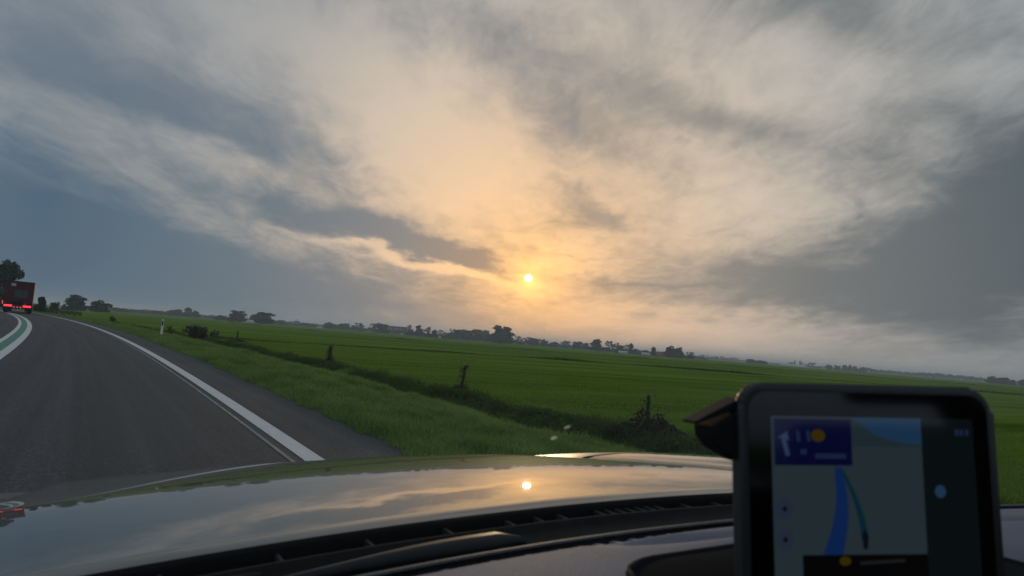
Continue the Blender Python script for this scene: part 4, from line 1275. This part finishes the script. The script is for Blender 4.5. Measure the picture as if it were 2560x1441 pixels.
# ------------------------------------------------------------------ navigation device on its windscreen mount
nav = empty('navigation_device', label='black navigation device with a map on its dim screen, fixed by the windscreen', cat='navigation device')
cy_, sy_ = math.cos(.120), math.sin(.120)
Mz = Matrix.Rotation(.120, 3, 'Z') @ Matrix.Rotation(-.060, 3, 'X') @ Matrix.Rotation(-.0512, 3, 'Y')
nav.matrix_world = Matrix.Translation((.265 * .80, .483 * .80, 1.25 - .0826 * .80)) @ Mz.to_4x4() @ Matrix.Scale(.80, 4)
M_CASE = mat('device_case', rough=.42, spec=.4, build=lambda n, p: (n.put(p.inputs['Base Color'], n.mix(n.noise(n.new('ShaderNodeTexCoord').outputs['Object'], 60, 3, .6), (.016, .017, .020), (.026, .028, .032))), bump(n, p, n.noise(n.new('ShaderNodeTexCoord').outputs['Object'], 1800, 2, .5), .0002))[0])
SW, SH = .154, .1013
cx0, cx1, cz0, cz1 = -.0995, .0955, -.104, .0735
case = prism('case', rounded(cx0, cx1, cz0, cz1, .019), 1, .0, .0125, M_CASE, nav, .0055, True)
backp = prism('case_back', rounded(cx0 + .02, cx1 - .02, cz0 + .02, cz1 - .016, .015), 1, .0120, .024, M_CASE, nav, .004, True)
M_GLS = mat('device_glass', (.002, .002, .0025), .07, spec=.5)
def flat(name, P, y_, m, parent):
    V = [(x_, y_, z_) for x_, z_ in P]
    me = bpy.data.meshes.new(name); me.from_pydata(V, [], [tuple(range(len(V)))]); me.update()
    # face the driver
    if me.polygons[0].normal.y > 0:
        me.flip_normals()
    return link(name, me, m, parent)
flat('front_glass', rounded(cx0 + .0062, cx1 - .0062, cz0 + .0062, cz1 - .0062, .014), -.0004, M_GLS, nav)
def lit(name, col, k_=1.0):
    return mat('screen_' + name, (.001, .001, .001), .07, spec=.5, emit=col, estr=k_ * .85)
def spt(fx, fz):                                # fractions of the screen, from its lower left corner
    return (-SW / 2 + fx * SW, -SH / 2 + fz * SH)
def rect(x0, x1, z0, z1):
    return [spt(x0, z0), spt(x1, z0), spt(x1, z1), spt(x0, z1)]
scr = flat('screen', rect(0, .735, -.22, 1), -.0008, lit('map', (.0150, .0240, .0300)), nav)
flat('side_panel', rect(.736, 1.0, -.22, 1), -.0008, lit('panel', (.0022, .0042, .0050)), nav)
flat('blue_patch', rect(.385, .735, .805, .995), -.0010, lit('sky', (.0075, .028, .062)), scr)  # plain blue patch high on the screen, beside the banner
flat('blue_patch_edge', [spt(.385, .80), spt(.735, .80), spt(.735, .815), spt(.62, .835), spt(.50, .88), spt(.43, .96), spt(.385, .99)], -.0012, lit('patch_edge', (.011, .020, .026)), scr)  # greyer shape along the lower and left edge of the blue patch
ban = flat('lane_banner', rect(.012, .385, .672, .985), -.0013, lit('banner', (.0012, .0020, .018)), scr)
M_INK = lit('ink', (.020, .030, .075)); M_INK2 = lit('ink_soft', (.008, .014, .040))
def stroke(name, a_, b_, wd, m, parent, y_=-.0016):
    a_ = Vector(spt(*a_)); b_ = Vector(spt(*b_)); t = (b_ - a_).normalized(); nn = Vector((-t.y, t.x)) * wd / 2
    return flat(name, [tuple(a_ + nn), tuple(b_ + nn), tuple(b_ - nn), tuple(a_ - nn)], y_, m, parent)
stroke('arrow_shaft', (.075, .735), (.055, .845), .0032, M_INK, ban)
flat('arrow_head', [spt(.028, .855), spt(.072, .900), spt(.082, .838)], -.0018, M_INK, ban)
for a_, b_ in (((.128, .83), (.123, .905)), ((.178, .83), (.172, .905))):
    stroke('distance_digit', a_, b_, .0026, M_INK2, ban)
stroke('distance_unit', (.135, .762), (.165, .762), .0036, M_INK2, ban)
flat('road_badge', [spt(.222 + .034 * math.cos(t), .872 + .034 * 1.25 * math.sin(t)) for t in np.linspace(0, 6.283, 17)[:-1]], -.0016, lit('badge', (.030, .020, .001)), ban)
stroke('place_name', (.205, .735), (.355, .735), .0034, M_INK2, ban)
route = []
for t in np.linspace(0, 1, 16):
    cx_ = .315 + .018 * math.sin(t * 2.3) * 1.2 - .10 * max(0, t - .25) ** 1.6; route.append((cx_, .66 - .60 * t, .018 + .030 * t))
flat('route', [spt(c - w_, z_) for c, z_, w_ in route] + [spt(c + w_, z_) for c, z_, w_ in route[::-1]], -.0011, lit('route', (.0030, .014, .062)), scr)
side = []
for t in np.linspace(0, 1, 14):
    side.append((.335 + .095 * math.sin(t * 1.5), .64 - .44 * t, .008 + .010 * t))
flat('side_road', [spt(c - w_, z_) for c, z_, w_ in side] + [spt(c + w_, z_) for c, z_, w_ in side[::-1]], -.00115, lit('side', (.0015, .016, .026)), scr)
flat('position_arrow', [spt(.415, .205), spt(.432, .255), spt(.449, .205), spt(.442, .12), spt(.422, .12)], -.0014, lit('arrow', (.002, .003, .006)), scr)
for zb in (.385, .185):
    bt = flat('map_button', [spt(.052 + .040 * math.cos(t), zb + .075 * math.sin(t)) for t in np.linspace(0, 6.283, 21)[:-1]], -.0012, lit('button', (.014, .020, .036)), scr)
    flat('button_mark', [spt(.052 + .011 * math.cos(t), zb + .018 * math.sin(t)) for t in np.linspace(0, 6.283, 11)[:-1]], -.0015, lit('mark', (.002, .003, .004)), bt)
bar = flat('info_bar', [spt(.13, .085), spt(.73, .085), spt(.735, -.20), spt(.13, -.20)], -.0016, lit('bar', (.0011, .0011, .0014)), scr)
flat('bar_icon', [spt(.33 + .028 * math.cos(t), .045 + .030 * math.sin(t)) for t in np.linspace(0, 6.283, 13)[:-1]], -.0018, lit('badge', (.030, .020, .001)), bar)
stroke('bar_text', (.40, .03), (.62, .045), .0022, lit('ink_grey', (.008, .009, .010)), bar, -.0018)
flat('panel_icon', [spt(.815 + .028 * math.cos(t), .50 + .044 * math.sin(t)) for t in np.linspace(0, 6.283, 15)[:-1]], -.0011, lit('icon', (.010, .030, .062)), nav)
for k_, (xa, xb) in enumerate(((.905, .925), (.930, .948), (.958, .975))):
    stroke('clock_digit', (xa, .905), (xb, .905), .0042, M_INK2, nav, -.0011)
# mount: clamp plate, arm and suction cup
prism('clamp_plate', [(-.095, .0625), (-.1290, .0455), (-.1280, .0435), (-.095, .056)], 1, .006, .030, M_RUB, nav, .0008)
prism('clamp_body', [(-.095, .0555), (-.1190, .0420), (-.1180, .0345), (-.1120, .0270), (-.095, .0170)], 1, .004, .034, M_RUB, nav, .002)
tubes('mount_arm', [([(-.085, .03, .03), (-.06, .055, .02), (-.02, .075, -.005)], [.012, .012, .014])], M_CASE, nav, 10)
tubes('suction_cup', [([(-.02, .072, -.005), (-.012, .084, -.008), (-.008, .090, -.010)], [.012, .03, .034])], M_RUB, nav, 16)

# ------------------------------------------------------------------ haze over the polder
hb = bmesh.new(); bm_box(hb, (-7600, -2500, -2.4), (7600, 7600, 27))
hm = bpy.data.materials.new('haze'); hm.use_nodes = True
hn = hm.node_tree; hn.nodes.clear()
pv = hn.nodes.new('ShaderNodeVolumePrincipled'); ho = hn.nodes.new('ShaderNodeOutputMaterial')
pv.inputs['Color'].default_value = (.72, .83, 1.0, 1)
pv.inputs['Density'].default_value = .00042
pv.inputs['Anisotropy'].default_value = .25
hn.links.new(pv.outputs[0], ho.inputs['Volume'])
tag(link('haze', bm_mesh('haze', hb), hm), 'thin evening haze over the fields', 'haze', kind='stuff')
